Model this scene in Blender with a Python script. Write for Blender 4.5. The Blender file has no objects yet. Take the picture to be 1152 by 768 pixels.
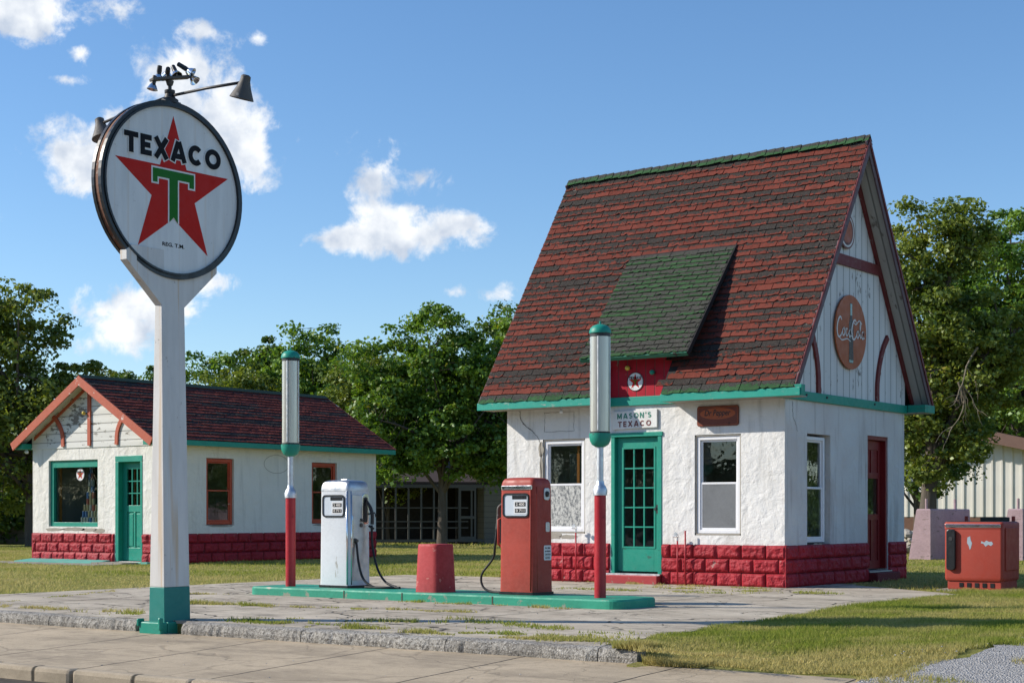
import bpy, math, random
import numpy as np
from mathutils import Vector, Matrix, noise as mnoise
R = math.radians
rng = np.random.default_rng(7)
random.seed(7)
scene = bpy.context.scene
COL = scene.collection

# ------------------------------------------------------------------ camera, sky, sun, exposure
CAM = Vector((10.775, -21.668, 1.12)); YAW = R(36.226)
cd = bpy.data.cameras.new('camera'); cam = bpy.data.objects.new('camera', cd); COL.objects.link(cam)
cam.location = CAM; cam.rotation_euler = (R(90), 0, YAW)
cd.sensor_width = 36; cd.lens = 55.625; cd.shift_y = 194/1152; cd.clip_end = 3000; cd.clip_start = .1
scene.camera = cam
RT = Vector((math.cos(YAW), math.sin(YAW), 0)); FW = Vector((-math.sin(YAW), math.cos(YAW), 0))
def cw(px, depth, z=0.0):
    "a point at that bearing and distance"
    return CAM*1 + FW*depth + RT*((px-576)/1780*depth) + Vector((0, 0, z-CAM.z))
def direction(px, py):
    return (FW + RT*((px-576)/1780) + Vector((0, 0, (578-py)/1780))).normalized()

SUN_EL = R(31); SUNDIR = Vector((-.852*math.cos(SUN_EL), -.524*math.cos(SUN_EL), math.sin(SUN_EL))).normalized()
sl = bpy.data.lights.new('sun', 'SUN'); sun = bpy.data.objects.new('sun', sl); COL.objects.link(sun)
sun.rotation_euler = SUNDIR.to_track_quat('Z', 'Y').to_euler(); sl.energy = 5.0; sl.angle = R(.5); sl.color = (1, .93, .82)
scene.view_settings.view_transform = 'Standard'; scene.view_settings.look = 'None'
scene.view_settings.exposure = 0.2; scene.view_settings.gamma = 1
scene.cycles.max_bounces = 6; scene.cycles.transparent_max_bounces = 12
scene.cycles.caustics_reflective = False; scene.cycles.caustics_refractive = False

W = bpy.data.worlds.new('World'); scene.world = W; W.use_nodes = True
def build_world():
    nt = W.node_tree; N = nt.nodes; L = nt.links
    for n in list(N): N.remove(n)
    out = N.new('ShaderNodeOutputWorld'); bg = N.new('ShaderNodeBackground'); bg.inputs[1].default_value = .14
    sky = N.new('ShaderNodeTexSky'); sky.sky_type = 'NISHITA'; sky.sun_disc = False
    sky.sun_elevation = SUN_EL; sky.sun_rotation = math.atan2(SUNDIR.x, SUNDIR.y)
    sky.air_density = 1.0; sky.dust_density = .25; sky.ozone_density = 3.0; sky.altitude = 200
    tc = N.new('ShaderNodeTexCoord')
    def vm(op, a, b=None):
        n = N.new('ShaderNodeVectorMath'); n.operation = op
        for i, x in enumerate((a, b)):
            if x is None: continue
            if hasattr(x, 'is_linked'): L.new(x, n.inputs[i])
            else: n.inputs[i].default_value = x
        return n
    def m(op, a, b=None, c=None, clamp=False):
        n = N.new('ShaderNodeMath'); n.operation = op; n.use_clamp = clamp
        for i, x in enumerate((a, b, c)):
            if x is None: continue
            if hasattr(x, 'is_linked'): L.new(x, n.inputs[i])
            else: n.inputs[i].default_value = x
        return n.outputs[0]
    g = tc.outputs['Generated']
    wn = N.new('ShaderNodeTexNoise'); wn.inputs['Scale'].default_value = 40; wn.inputs['Detail'].default_value = 9; wn.inputs['Roughness'].default_value = .62
    L.new(g, wn.inputs['Vector'])
    # puffs: bearing, size across, size up
    blobs = [((238, 135), 62, 60), ((200, 85), 42, 38), ((270, 165), 46, 46), ((175, 165), 60, 42), ((95, 180), 52, 40), ((70, 165), 30, 26),
             ((455, 262), 66, 26), ((512, 250), 34, 20), ((400, 268), 46, 18), ((425, 200), 30, 34), ((478, 205), 30, 16), ((435, 245), 40, 22),
             ((135, 372), 44, 28), ((175, 345), 50, 24), ((120, 350), 26, 18), ((225, 318), 34, 16), ((20, 18), 44, 30), ((518, 328), 24, 8), ((568, 328), 18, 10), ((138, 8), 28, 16),
             ((230, 36), 26, 9), ((286, 44), 16, 9), ((92, 62), 12, 10), ((75, 90), 20, 6), ((-160, 60), 70, 40), ((-60, 250), 60, 22), ((1500, 120), 120, 40), ((1700, 330), 160, 30)]
    field = None; shade = None
    for (p, rx, ry) in blobs:
        c = direction(*p); sx = 1780/(rx*1.1); sz = 1780/(ry*1.1)
        d = vm('SUBTRACT', g, tuple(c)); s = vm('MULTIPLY', d.outputs[0], (sx, sx, sz)); ln = vm('LENGTH', s.outputs[0])
        v = m('SUBTRACT', 1.0, ln.outputs['Value'])
        if rx < 31: v = m('MULTIPLY', v, .5)
        field = v if field is None else m('SMOOTH_MAX', field, v, .25)
    wn.inputs['Distortion'].default_value = .25; n0 = m('SUBTRACT', wn.outputs[0], .5)
    f2 = m('ADD', m('MULTIPLY', n0, 2.5), m('MULTIPLY', field, 1.0))
    mr = N.new('ShaderNodeMapRange'); mr.interpolation_type = 'SMOOTHSTEP'; L.new(f2, mr.inputs[0])
    mr.inputs[1].default_value = -.05; mr.inputs[2].default_value = .56
    cut = m('MULTIPLY', mr.outputs[0], m('GREATER_THAN', field, -1.0))
    # cloud light: billows, brighter towards the top
    n2 = N.new('ShaderNodeTexNoise'); n2.inputs['Scale'].default_value = 42; n2.inputs['Detail'].default_value = 6
    off = vm('ADD', g, (-.004, -.002, .006)); L.new(off.outputs[0], n2.inputs['Vector'])
    cr = N.new('ShaderNodeValToRGB'); L.new(n2.outputs[0], cr.inputs[0])
    cr.color_ramp.elements[0].position = .34; cr.color_ramp.elements[0].color = (3.7, 4.2, 5.0, 1)
    cr.color_ramp.elements[1].position = .6; cr.color_ramp.elements[1].color = (6.5, 6.65, 6.8, 1)
    hs = N.new('ShaderNodeHueSaturation'); hs.inputs['Saturation'].default_value = 1.12
    tn = N.new('ShaderNodeMix'); tn.data_type = 'RGBA'; tn.blend_type = 'MULTIPLY'; tn.inputs[0].default_value = 1; tn.inputs[7].default_value = (.96, .98, 1.02, 1)
    L.new(sky.outputs[0], tn.inputs[6]); L.new(tn.outputs[2], hs.inputs['Color'])
    mx = N.new('ShaderNodeMix'); mx.data_type = 'RGBA'
    L.new(cut, mx.inputs[0]); L.new(hs.outputs[0], mx.inputs[6]); L.new(cr.outputs[0], mx.inputs[7])
    L.new(mx.outputs[2], bg.inputs[0]); L.new(bg.outputs[0], out.inputs[0])
build_world()

# ------------------------------------------------------------------ materials
class NT:
    def __init__(s, name):
        s.m = bpy.data.materials.new(name); s.m.use_nodes = True; s.t = s.m.node_tree; s.N = s.t.nodes; s.L = s.t.links
        s.b = s.N['Principled BSDF']; s.o = s.N['Material Output']
        s.tc = s.N.new('ShaderNodeTexCoord'); s.P = s.tc.outputs['Object']
    def set(s, sock, v):
        if hasattr(v, 'is_linked'): s.L.new(v, sock)
        else: sock.default_value = v
    def map(s, scale=(1, 1, 1), rot=(0, 0, 0), loc=(0, 0, 0), vec=None):
        n = s.N.new('ShaderNodeMapping'); s.L.new(vec or s.P, n.inputs[0]); n.inputs['Scale'].default_value = scale
        n.inputs['Rotation'].default_value = rot; n.inputs['Location'].default_value = loc; return n.outputs[0]
    def noise(s, scale, detail=6, rough=.55, vec=None, dist=0):
        n = s.N.new('ShaderNodeTexNoise'); s.L.new(vec or s.P, n.inputs['Vector']); n.inputs['Scale'].default_value = scale
        n.inputs['Detail'].default_value = detail; n.inputs['Roughness'].default_value = rough; n.inputs['Distortion'].default_value = dist; return n.outputs[0]
    def vor(s, scale, feat='DISTANCE_TO_EDGE', vec=None, out=0):
        n = s.N.new('ShaderNodeTexVoronoi'); n.feature = feat; n.inputs['Scale'].default_value = scale
        s.L.new(vec or s.P, n.inputs['Vector']); return n.outputs[out]
    def rng(s, v, a, b, c=0., d=1.):
        n = s.N.new('ShaderNodeMapRange'); s.L.new(v, n.inputs[0])
        for i, x in enumerate((a, b, c, d)): n.inputs[i+1].default_value = x
        return n.outputs[0]
    def mix(s, f, a, b, mode='MIX'):
        n = s.N.new('ShaderNodeMix'); n.data_type = 'RGBA'; n.blend_type = mode
        s.set(n.inputs[0], f)
        for i, x in ((6, a), (7, b)): s.set(n.inputs[i], x if hasattr(x, 'is_linked') else (*x[:3], 1))
        return n.outputs[2]
    def math(s, op, a, b=0., clamp=False):
        n = s.N.new('ShaderNodeMath'); n.operation = op; n.use_clamp = clamp; s.set(n.inputs[0], a); s.set(n.inputs[1], b); return n.outputs[0]
    def attr(s, name, comp=0):
        a = s.N.new('ShaderNodeAttribute'); a.attribute_name = name
        x = s.N.new('ShaderNodeSeparateColor'); s.L.new(a.outputs['Color'], x.inputs[0]); return x.outputs[comp]
    def bump(s, h, strength=.4, dist=.01, prev=None):
        n = s.N.new('ShaderNodeBump'); n.inputs['Strength'].default_value = strength; n.inputs['Distance'].default_value = dist
        s.L.new(h, n.inputs['Height'])
        if prev is not None: s.L.new(prev, n.inputs['Normal'])
        s.L.new(n.outputs[0], s.b.inputs['Normal']); return n.outputs[0]
    def fin(s, col, rough=.7, metal=0., spec=.5):
        s.set(s.b.inputs['Base Color'], col if hasattr(col, 'is_linked') else (*col[:3], 1)); s.set(s.b.inputs['Roughness'], rough)
        s.b.inputs['Metallic'].default_value = metal; s.b.inputs['Specular IOR Level'].default_value = spec; return s.m

def paint(name, col, rough=.5, wear=None, wear_amt=.5, scale=6, spec=.4, bump=.15, dirt=.25, stretch=(1, 1, 1)):
    n = NT(name); v = n.map(stretch)
    c = n.mix(n.rng(n.noise(2.3, 5), .3, .75, 0, dirt), col, tuple(x*.45 for x in col))
    c = n.mix(n.rng(n.noise(26, 4), .35, .8, 0, dirt*.7), c, tuple(min(1, x*1.25+.02) for x in col))
    if wear:
        w = n.rng(n.noise(scale, 8, .65, v), .5+.2*(1-wear_amt), .54+.2*(1-wear_amt))
        c = n.mix(w, c, wear)
    n.bump(n.noise(45, 4, .6, v), bump, .004)
    r = n.rng(n.noise(9, 4), .3, .7, rough-.08, rough+.15)
    return n.fin(c, r, spec=spec)
def metal(name, col, rough=.3, dirt=.2):
    n = NT(name); c = n.mix(n.rng(n.noise(8, 6), .45, .75, 0, dirt), col, (.12, .09, .07))
    return n.fin(c, n.rng(n.noise(14, 4), .3, .7, rough*.8, rough*1.5), 1)
M = {}
def stucco(name, col, stain, damp):
    n = NT(name)
    c = n.mix(n.rng(n.noise(1.3, 6), .4, .75, 0, .35), col, stain)
    streak = n.rng(n.noise(3.0, 7, .6, n.map((2.2, 2.2, .22))), .52, .75, 0, damp)
    c = n.mix(streak, c, tuple(x*.5 for x in stain))
    c = n.mix(n.rng(n.noise(60, 3), .6, .8, 0, .25), c, tuple(x*.6 for x in stain))
    b = n.bump(n.noise(5.5, 3, .5, dist=.6), .55, .045)
    b = n.bump(n.noise(24, 5, .6, dist=.4), .5, .014, b)
    return n.fin(c, .78, spec=.25)
M['stucco'] = stucco('stucco', (.74, .73, .71), (.56, .53, .47), .5)
M['stucco_old'] = stucco('stucco_old', (.76, .74, .69), (.62, .58, .50), .5)
M['stucco_shade_side'] = stucco('shade_greyed_stucco', (.67, .655, .625), (.48, .355, .31), .55)  # cement-stained stucco, base darkened to deepen the gable side's shade
M['stucco_cream'] = stucco('cream_stucco', (.76, .74, .68), (.62, .585, .50), .3)
def rock_paint():
    n = NT('red_block_paint')
    c = n.mix(n.rng(n.noise(3, 5), .35, .7, 0, .7), (.40, .022, .035), (.25, .012, .022))
    c = n.mix(n.rng(n.noise(34, 6, .7), .6, .72, 0, .6), c, (.55, .13, .13))
    c = n.mix(n.rng(n.noise(12, 8, .7), .66, .72, 0, .5), c, (.10, .03, .03))
    c = n.mix(n.rng(n.attr('Col', 1), 0, 1, 0, .4), c, (.24, .014, .022))
    c = n.mix(n.rng(n.math('ADD', n.attr('Col', 0), n.math('MULTIPLY', n.noise(20, 4), .5)), .25, .62, .75, 0), c, (.075, .02, .022))
    c = n.mix(n.rng(n.noise(7, 9, .75), .62, .66, 0, .8), c, (.30, .20, .18))
    n.bump(n.noise(38, 5, .6), .6, .014)
    return n.fin(c, .6, spec=.25)
M['rock'] = rock_paint()
M['teal'] = paint('teal_paint', (.012, .27, .19), .42, (.035, .12, .09), .35, 5, stretch=(1, 1, 3))
M['teal_worn'] = paint('worn_teal_paint', (.012, .31, .23), .5, (.30, .33, .28), .42, 7, stretch=(.6, 3, 3))
M['fascia_dirty'] = paint('mossy_green_fascia', (.025, .16, .10), .6, (.03, .035, .025), .55, 4)
M['teal_island'] = paint('island_paint', (.02, .30, .19), .55, (.24, .26, .20), .5, 5, dirt=.5, bump=.5)
M['teal_apron'] = paint('apron_paint', (.12, .42, .36), .6, (.32, .34, .30), .4, 5, dirt=.4, bump=.5)
M['post_red'] = paint('post_red', (.42, .02, .03), .35, (.20, .01, .015), .4, 9, dirt=.4)
M['sill_red'] = paint('sill_red', (.40, .04, .045), .5, (.28, .16, .13), .4, 9, dirt=.4)
M['door_red'] = paint('door_red', (.20, .012, .012), .4, dirt=.2)
M['window_red'] = paint('window_orange', (.48, .075, .03), .5, (.55, .40, .30), .35, 12)
M['rake_orange'] = paint('peeling_orange', (.46, .10, .05), .6, (.72, .68, .62), .46, 5, bump=.6, stretch=(1, 2, 1))
M['trim_red'] = paint('trim_dark_red', (.16, .022, .022), .55, (.22, .15, .13), .45, 8)
M['rake_grey'] = paint('rake_grey', (.13, .085, .09), .6, (.10, .03, .03), .5, 5)
M['dormer_red'] = paint('dormer_red', (.42, .02, .04), .45, dirt=.3)
M['vinyl'] = paint('white_vinyl', (.80, .80, .82), .3, dirt=.08, bump=.03)
M['white'] = paint('white_enamel', (.70, .71, .72), .3, (.42, .38, .34), .12, 9, dirt=.12, bump=.04)
M['pole_white'] = None
M['pump_white'] = paint('pump_white', (.66, .69, .72), .22, (.25, .24, .22), .08, 14, dirt=.08, bump=.03)
M['pump_white'] = paint('pump_white', (.66, .69, .72), .25, (.36, .34, .30), .30, 5, dirt=.2, bump=.05, stretch=(2.5, 2.5, .5))
M['pump_side'] = metal('brushed_steel', (.55, .56, .57), .38, .25)
M['pump_red'] = paint('pump_red', (.38, .045, .026), .5, (.22, .032, .02), .36, 5, dirt=.55, bump=.08, stretch=(2.2, 2.2, .5))
M['cooler_red'] = paint('cooler_red', (.36, .048, .028), .5, (.38, .38, .38), .02, 6, dirt=.25, bump=.05)
M['chrome'] = metal('chrome', (.75, .77, .80), .14, .12)
M['galv'] = metal('galvanised', (.62, .64, .66), .4, .2)
M['dark_metal'] = paint('dark_metal', (.035, .034, .035), .45, (.14, .07, .04), .25, 10)
M['rusty'] = paint('rusty_rim', (.20, .085, .045), .75, (.42, .36, .32), .5, 9, dirt=.7, bump=.6)
M['rubber'] = paint('rubber', (.018, .018, .02), .5, dirt=.1)
M['black'] = paint('black_enamel', (.016, .018, .02), .3, dirt=.1, bump=.05)
M['bracket'] = paint('weathered_bracket', (.10, .09, .08), .6, (.28, .26, .23), .4, 14)
M['bollard'] = paint('bollard_red', (.42, .036, .04), .6, (.50, .20, .17), .38, 9, dirt=.6, bump=.5)
M['pier'] = paint('pink_concrete', (.44, .31, .33), .85, (.22, .17, .16), .46, 3, dirt=.6, bump=.9, stretch=(.7, .7, 3.2))
M['cement'] = paint('bare_cement', (.36, .33, .28), .85, (.2, .18, .15), .4, 12, dirt=.4, bump=.9)
M['crack'] = paint('crack_dark', (.10, .08, .06), .9)
M['sign_red'] = None
M['letter_black'] = paint('letter_black', (.010, .011, .014), .55, dirt=.1, bump=.02, spec=.12)
M['star_red'] = paint('star_red', (.52, .016, .010), .5, (.35, .10, .07), .12, 20, dirt=.2, bump=.02, spec=.15)
M['star_green'] = paint('star_green', (.014, .15, .016), .5, dirt=.1, bump=.02, spec=.15)
M['sign_white'] = None
M['brown_sign'] = paint('brown_sign', (.16, .035, .016), .4, (.06, .02, .01), .4, 8, dirt=.4)
M['orange_sign'] = paint('orange_sign', (.38, .085, .022), .4, (.22, .04, .015), .3, 8, dirt=.3)
M['cola_red'] = paint('rust_disc', (.40, .095, .022), .45, (.26, .05, .018), .2, 7, dirt=.3)
M['letter_pale'] = paint('letter_pale', (.66, .62, .58), .4)
M['bottle'] = paint('bottle_brown', (.055, .026, .018), .3)
M['bottle_green'] = paint('bottle_green', (.35, .48, .42), .2)
M['yellow'] = paint('yellow_bulb', (.70, .52, .08), .2, dirt=.05, bump=.01)
M['letter_green'] = paint('letter_green', (.03, .22, .15), .5, (.66, .66, .62), .3, 30)
M['letter_maroon'] = paint('letter_maroon', (.17, .035, .03), .5, (.66, .66, .62), .3, 30)
M['screen'] = paint('insect_screen', (.17, .18, .19), .8, dirt=.4)
def lace():
    n = NT('lace_curtain'); c = n.mix(n.rng(n.noise(30, 6, .7, n.map((1, 1, .6))), .42, .6), (.55, .55, .52), (.13, .14, .15)); return n.fin(c, .9)
M['lace'] = lace()
def drab():
    n = NT('hanging_glassware'); c = n.mix(n.rng(n.noise(30, 4, .6, n.map((2.2, 1, .6))), .62, .68), (.06, .056, .045), (.5, .5, .46)); return n.fin(c, .8)
M['drab'] = drab()
M['interior'] = paint('interior', (.10, .10, .09), .9)
M['orange_curtain'] = paint('orange_curtain', (.45, .16, .03), .8)

def glass():
    n = NT('window_glass'); N = n.N
    tr = N.new('ShaderNodeBsdfTransparent'); tr.inputs[0].default_value = (.78, .82, .82, 1)
    gl = N.new('ShaderNodeBsdfGlossy'); gl.inputs['Roughness'].default_value = .02; gl.inputs[0].default_value = (.9, .95, 1, 1)
    lw = N.new('ShaderNodeLayerWeight'); lw.inputs[0].default_value = .5
    fz = n.math('ADD', .045, n.math('MULTIPLY', .9, n.math('POWER', lw.outputs['Facing'], 4.0)))
    bp = N.new('ShaderNodeBump'); bp.inputs['Strength'].default_value = .12; bp.inputs['Distance'].default_value = .02
    n.L.new(n.noise(3.5, 2), bp.inputs['Height']); n.L.new(bp.outputs[0], gl.inputs['Normal'])
    mx = N.new('ShaderNodeMixShader'); n.L.new(fz, mx.inputs[0]); n.L.new(tr.outputs[0], mx.inputs[1]); n.L.new(gl.outputs[0], mx.inputs[2])
    n.L.new(mx.outputs[0], n.o.inputs[0]); return n.m
M['glass'] = glass()
def lamp_glass():
    n = NT('frosted_lamp_tube'); c = n.mix(n.rng(n.noise(6, 5, .6, n.map((6, 6, .3))), .4, .8, 0, .5), (.56, .535, .46), (.34, .32, .27))
    n.b.inputs['Coat Weight'].default_value = .5; n.b.inputs['Coat Roughness'].default_value = .1
    return n.fin(c, .28, .45)
M['tube'] = lamp_glass()

def pole_paint(name, base, rust=.55):
    n = NT(name)
    c = n.mix(n.rng(n.noise(2.2, 6, .6, n.map((3, 3, .5))), .4, .8, 0, .55), base, tuple(x*.62 for x in base))
    st = n.rng(n.noise(3.2, 6, .55, n.map((5, 5, .12))), .56, .68, 0, rust)
    c = n.mix(st, c, (.55, .34, .13))
    c = n.mix(n.rng(n.noise(9, 8, .75), .64, .68, 0, .7), c, (.20, .16, .14))
    n.bump(n.noise(30, 5), .2, .005)
    return n.fin(c, .5, spec=.35)
M['pole_white'] = pole_paint('weathered_white_pole', (.66, .64, .61), .55)
M['sign_white'] = pole_paint('weathered_sign_enamel', (.74, .745, .73), .22)
M['board_white'] = pole_paint('painted_board', (.76, .76, .73), .1)

def weathered_boards(name, axis, width, base=(.74, .73, .69), chip=.5):
    "painted boards with joints every `width` along axis 0/1/2"
    n = NT(name)
    x = n.N.new('ShaderNodeSeparateXYZ'); n.L.new(n.P, x.inputs[0]); a = x.outputs[axis]
    fr = n.math('FRACT', n.math('DIVIDE', a, width)); e = n.math('MINIMUM', fr, n.math('SUBTRACT', 1.0, fr))
    sc = [6, 6, 6]; 
    for i in range(3):
        if i != axis: sc[i] = 2.4
    w = n.math('ADD', n.math('MULTIPLY', n.noise(2.0, 9, .6, n.map(tuple(sc))), .62), n.math('MULTIPLY', n.noise(1.1, 4, .5), .38))
    chips = n.rng(w, .46+.16*(1-chip), .50+.16*(1-chip))
    cell = n.noise(1, 0, 0, n.map(tuple((1/width*1.7 if i == axis else .2) for i in range(3))))
    c = n.mix(n.rng(cell, .35, .65, 0, .35), base, tuple(v*.7 for v in base))
    c = n.mix(chips, c, n.mix(n.noise(40, 4), (.16, .15, .14), (.30, .27, .23)))
    j = n.rng(e, .03, .06, 1, 0)
    c = n.mix(n.math('MULTIPLY', j, .6), c, (.07, .065, .06))
    h = n.math('SUBTRACT', n.math('MULTIPLY', w, -.4), n.math('MULTIPLY', j, 1.0))
    n.bump(h, .6, .01)
    return n.fin(c, .75, spec=.2)
M['boards_v'] = weathered_boards('vertical_weathered_boards', 1, .24, base=(.70, .695, .67), chip=.28)
M['boards_h'] = weathered_boards('horizontal_weathered_boards', 2, .2, chip=.42)
M['soffit'] = weathered_boards('soffit_boards', 0, .31, base=(.50, .49, .46), chip=.12)
M['soffit_left'] = weathered_boards('soffit_boards_pale', 1, .31, base=(.66, .64, .60), chip=.1)
M['plank_red'] = weathered_boards('red_planks', 0, .17, base=(.42, .018, .035), chip=.02)

def shingle(name, top, worn, bias, jitter=.35):
    n = NT(name); r = n.attr('Col', 0); g = n.attr('Col', 1); b = n.attr('Col', 2)   # r tab, g wear run, b height within the tab
    v = n.noise(7, 7, .7)
    k = n.math('ADD', n.math('MULTIPLY', v, .85), n.math('MULTIPLY', g, .9))
    k = n.math('ADD', k, n.math('MULTIPLY', n.math('SUBTRACT', b, .42), .55))
    k = n.math('ADD', k, n.math('MULTIPLY', n.math('SUBTRACT', n.noise(20, 6, .72), .5), 1.3))
    f = n.rng(k, .80+bias, .88+bias)
    tc = n.mix(n.rng(r, 0, 1, 0, .6), top, tuple(x*.55 for x in top))
    tc = n.mix(n.rng(n.noise(60, 3), .5, .75, 0, .5), tc, tuple(x*1.5 for x in top))
    dk = n.mix(n.rng(n.noise(50, 5, .7), .4, .7), worn, tuple(x*2.4+.01 for x in worn))
    c = n.mix(f, tc, dk)
    c = n.mix(n.rng(n.noise(4.5, 5), .6, .75, 0, .4), c, tuple(x*.7 for x in worn))
    h = n.math('ADD', n.math('MULTIPLY', n.noise(60, 6, .8), .6), n.math('MULTIPLY', f, -.35))
    n.bump(h, .8, .012)
    return n.fin(c, .92, spec=.12)
M['shingle_red'] = shingle('red_shingles', (.175, .047, .033), (.028, .024, .021), -.14)
M['shingle_green'] = shingle('green_shingles', (.046, .105, .042), (.040, .039, .033), -.27)
M['shingle_edge'] = shingle('green_edge_shingles', (.045, .11, .045), (.035, .034, .03), -.02)
M['shingle_left'] = shingle('dark_red_shingles', (.18, .044, .034), (.030, .025, .023), -.06)
M['tar'] = paint('roof_tar', (.02, .018, .018), .9)

def bark():
    n = NT('bark'); c = n.mix(n.noise(9, 8, .7, n.map((1, 1, .2))), (.05, .04, .032), (.17, .145, .12)); n.bump(n.noise(14, 7, .7, n.map((1, 1, .15))), .9, .04); return n.fin(c, .95, spec=.1)
M['bark'] = bark()
def leaf(name, a, b, c3):
    n = NT(name); r = n.attr('Col', 0); g = n.attr('Col', 1)
    c = n.mix(g, a, b); c = n.mix(n.rng(r, .86, 1.0, 0, .8), c, c3)
    N = n.N; d = N.new('ShaderNodeBsdfDiffuse'); t = N.new('ShaderNodeBsdfTranslucent'); gl = N.new('ShaderNodeBsdfGlossy'); gl.inputs['Roughness'].default_value = .45
    n.L.new(c, d.inputs[0]); tc = n.mix(1.0, c, (1.5, 1.45, .6), 'MULTIPLY'); n.L.new(tc, t.inputs[0]); gl.inputs[0].default_value = (.5, .55, .5, 1)
    m1 = N.new('ShaderNodeMixShader'); m1.inputs[0].default_value = .32; n.L.new(d.outputs[0], m1.inputs[1]); n.L.new(t.outputs[0], m1.inputs[2])
    m2 = N.new('ShaderNodeMixShader'); m2.inputs[0].default_value = .06; n.L.new(m1.outputs[0], m2.inputs[1]); n.L.new(gl.outputs[0], m2.inputs[2])
    n.L.new(m2.outputs[0], n.o.inputs[0]); return n.m
M['leaf'] = leaf('leaves', (.055, .13, .018), (.19, .31, .046), (.30, .29, .05))
M['leaf_olive'] = leaf('olive_leaves', (.08, .13, .022), (.25, .295, .055), (.38, .30, .06))
M['leaf_dark'] = leaf('dark_leaves', (.04, .085, .015), (.115, .185, .034), (.22, .2, .05))
def blade():
    n = NT('grass_blades'); r = n.attr('Col', 0); g = n.attr('Col', 1)
    gg = n.mix(r, (.19, .26, .035), (.33, .35, .07)); dry = n.mix(r, (.56, .47, .20), (.46, .40, .14))
    c = n.mix(g, gg, dry)
    N = n.N; d = N.new('ShaderNodeBsdfDiffuse'); t = N.new('ShaderNodeBsdfTranslucent'); n.L.new(c, d.inputs[0]); n.L.new(c, t.inputs[0])
    m1 = N.new('ShaderNodeMixShader'); m1.inputs[0].default_value = .42; n.L.new(d.outputs[0], m1.inputs[1]); n.L.new(t.outputs[0], m1.inputs[2])
    n.L.new(m1.outputs[0], n.o.inputs[0]); return n.m
M['blade'] = blade()

def ground_mat():
    n = NT('lawn_soil')
    c = n.mix(n.rng(n.noise(.5, 6, .6), .35, .65), (.26, .27, .06), (.42, .36, .14))
    c = n.mix(n.rng(n.noise(14, 6, .7), .4, .7), c, (.15, .17, .03))
    c = n.mix(n.rng(n.noise(60, 4, .7), .55, .75), c, (.36, .31, .15))
    n.bump(n.noise(40, 6, .8), 1, .03); return n.fin(c, .95, spec=.1)
M['ground'] = ground_mat()
def concrete(name, a, b, dark, joints_x, joints_y, cracks=1.0, jw=.012, rough_agg=False):
    n = NT(name)
    c = n.mix(n.rng(n.noise(.8, 7, .6), .35, .65), a, b)
    c = n.mix(n.rng(n.noise(3, 8, .7, n.map((1, 2.2, 1))), .5, .72, 0, .6), c, dark)
    c = n.mix(n.rng(n.noise(1.1, 9, .72, n.map((.6, 1.5, 1), loc=(3, 9, 0))), .50, .62, 0, .55), c, dark)
    c = n.mix(n.rng(n.noise(22, 6, .75), .52, .7, 0, .5), c, tuple(x*.55 for x in a))
    c = n.mix(n.rng(n.noise(70, 4, .7), .45, .8, 0, .45), c, tuple(x*.5 for x in a))
    c = n.mix(n.rng(n.noise(120, 2, .7), .60, .75, 0, .5), c, tuple(min(1, x*1.5) for x in a))
    wob = n.noise(1.3, 5, .6); sep = n.N.new('ShaderNodeSeparateXYZ'); n.L.new(n.P, sep.inputs[0])
    j = None
    for (ax, sp, off) in ((0, joints_x[0], joints_x[1]), (1, joints_y[0], joints_y[1])):
        if not sp: continue
        a_ = n.math('ADD', sep.outputs[ax], n.math('MULTIPLY', n.math('SUBTRACT', n.noise(3, 5), .5), .05))
        fr = n.math('FRACT', n.math('DIVIDE', n.math('ADD', a_, 100*sp - off), sp)); e = n.math('MINIMUM', fr, n.math('SUBTRACT', 1.0, fr))
        q = n.rng(e, jw/sp*.5, jw/sp*1.6, 1, 0); j = q if j is None else n.math('MAXIMUM', j, q)
    h = n.math('MULTIPLY', n.noise(60, 6, .75), .5)
    if cracks:
        wv = n.N.new('ShaderNodeVectorMath'); wv.operation = 'ADD'; nz = n.N.new('ShaderNodeTexNoise'); nz.inputs['Scale'].default_value = 2.2; nz.inputs['Detail'].default_value = 8; n.L.new(n.P, nz.inputs['Vector'])
        s2 = n.N.new('ShaderNodeVectorMath'); s2.operation = 'SCALE'; s2.inputs[3].default_value = .55; n.L.new(nz.outputs['Color'], s2.inputs[0]); n.L.new(n.P, wv.inputs[0]); n.L.new(s2.outputs[0], wv.inputs[1])
        e = n.vor(.55, vec=wv.outputs[0]); q = n.rng(e, .004, .013, cracks, 0)
        gate = n.rng(n.noise(.35, 3), .38, .48); q = n.math('MULTIPLY', q, gate)
        e2 = n.vor(1.7, vec=wv.outputs[0]); q2 = n.math('MULTIPLY', n.rng(e2, .006, .018, cracks*.8, 0), n.rng(n.noise(.5, 3, vec=n.map(loc=(7, 3, 0))), .48, .56))
        q = n.math('MAXIMUM', q, q2)
        j = q if j is None else n.math('MAXIMUM', j, q)
    if j is not None:
        c = n.mix(j, c, (.045, .04, .03)); h = n.math('SUBTRACT', h, j)
    if rough_agg:
        ag = n.vor(62, 'F1'); c = n.mix(n.rng(n.noise(32, 4, .7), .45, .6), c, (.13, .12, .105)); c = n.mix(n.rng(n.noise(70, 2), .62, .7), c, (.6, .58, .54))
        h = n.math('ADD', h, n.math('MULTIPLY', ag, -1.0)); n.bump(h, .7, .009)
    else: n.bump(h, .6, .012)
    return n.fin(c, .85, spec=.2)
M['drive'] = concrete('drive_concrete', (.57, .50, .395), (.41, .35, .27), (.14, .12, .095), (3.1, .4), (2.6, -.2), 1.0, .014)
M['apron'] = concrete('sidewalk_concrete', (.50, .405, .285), (.40, .325, .23), (.22, .18, .13), (1.55, -.35), (0, 0), .28, .010)
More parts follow.
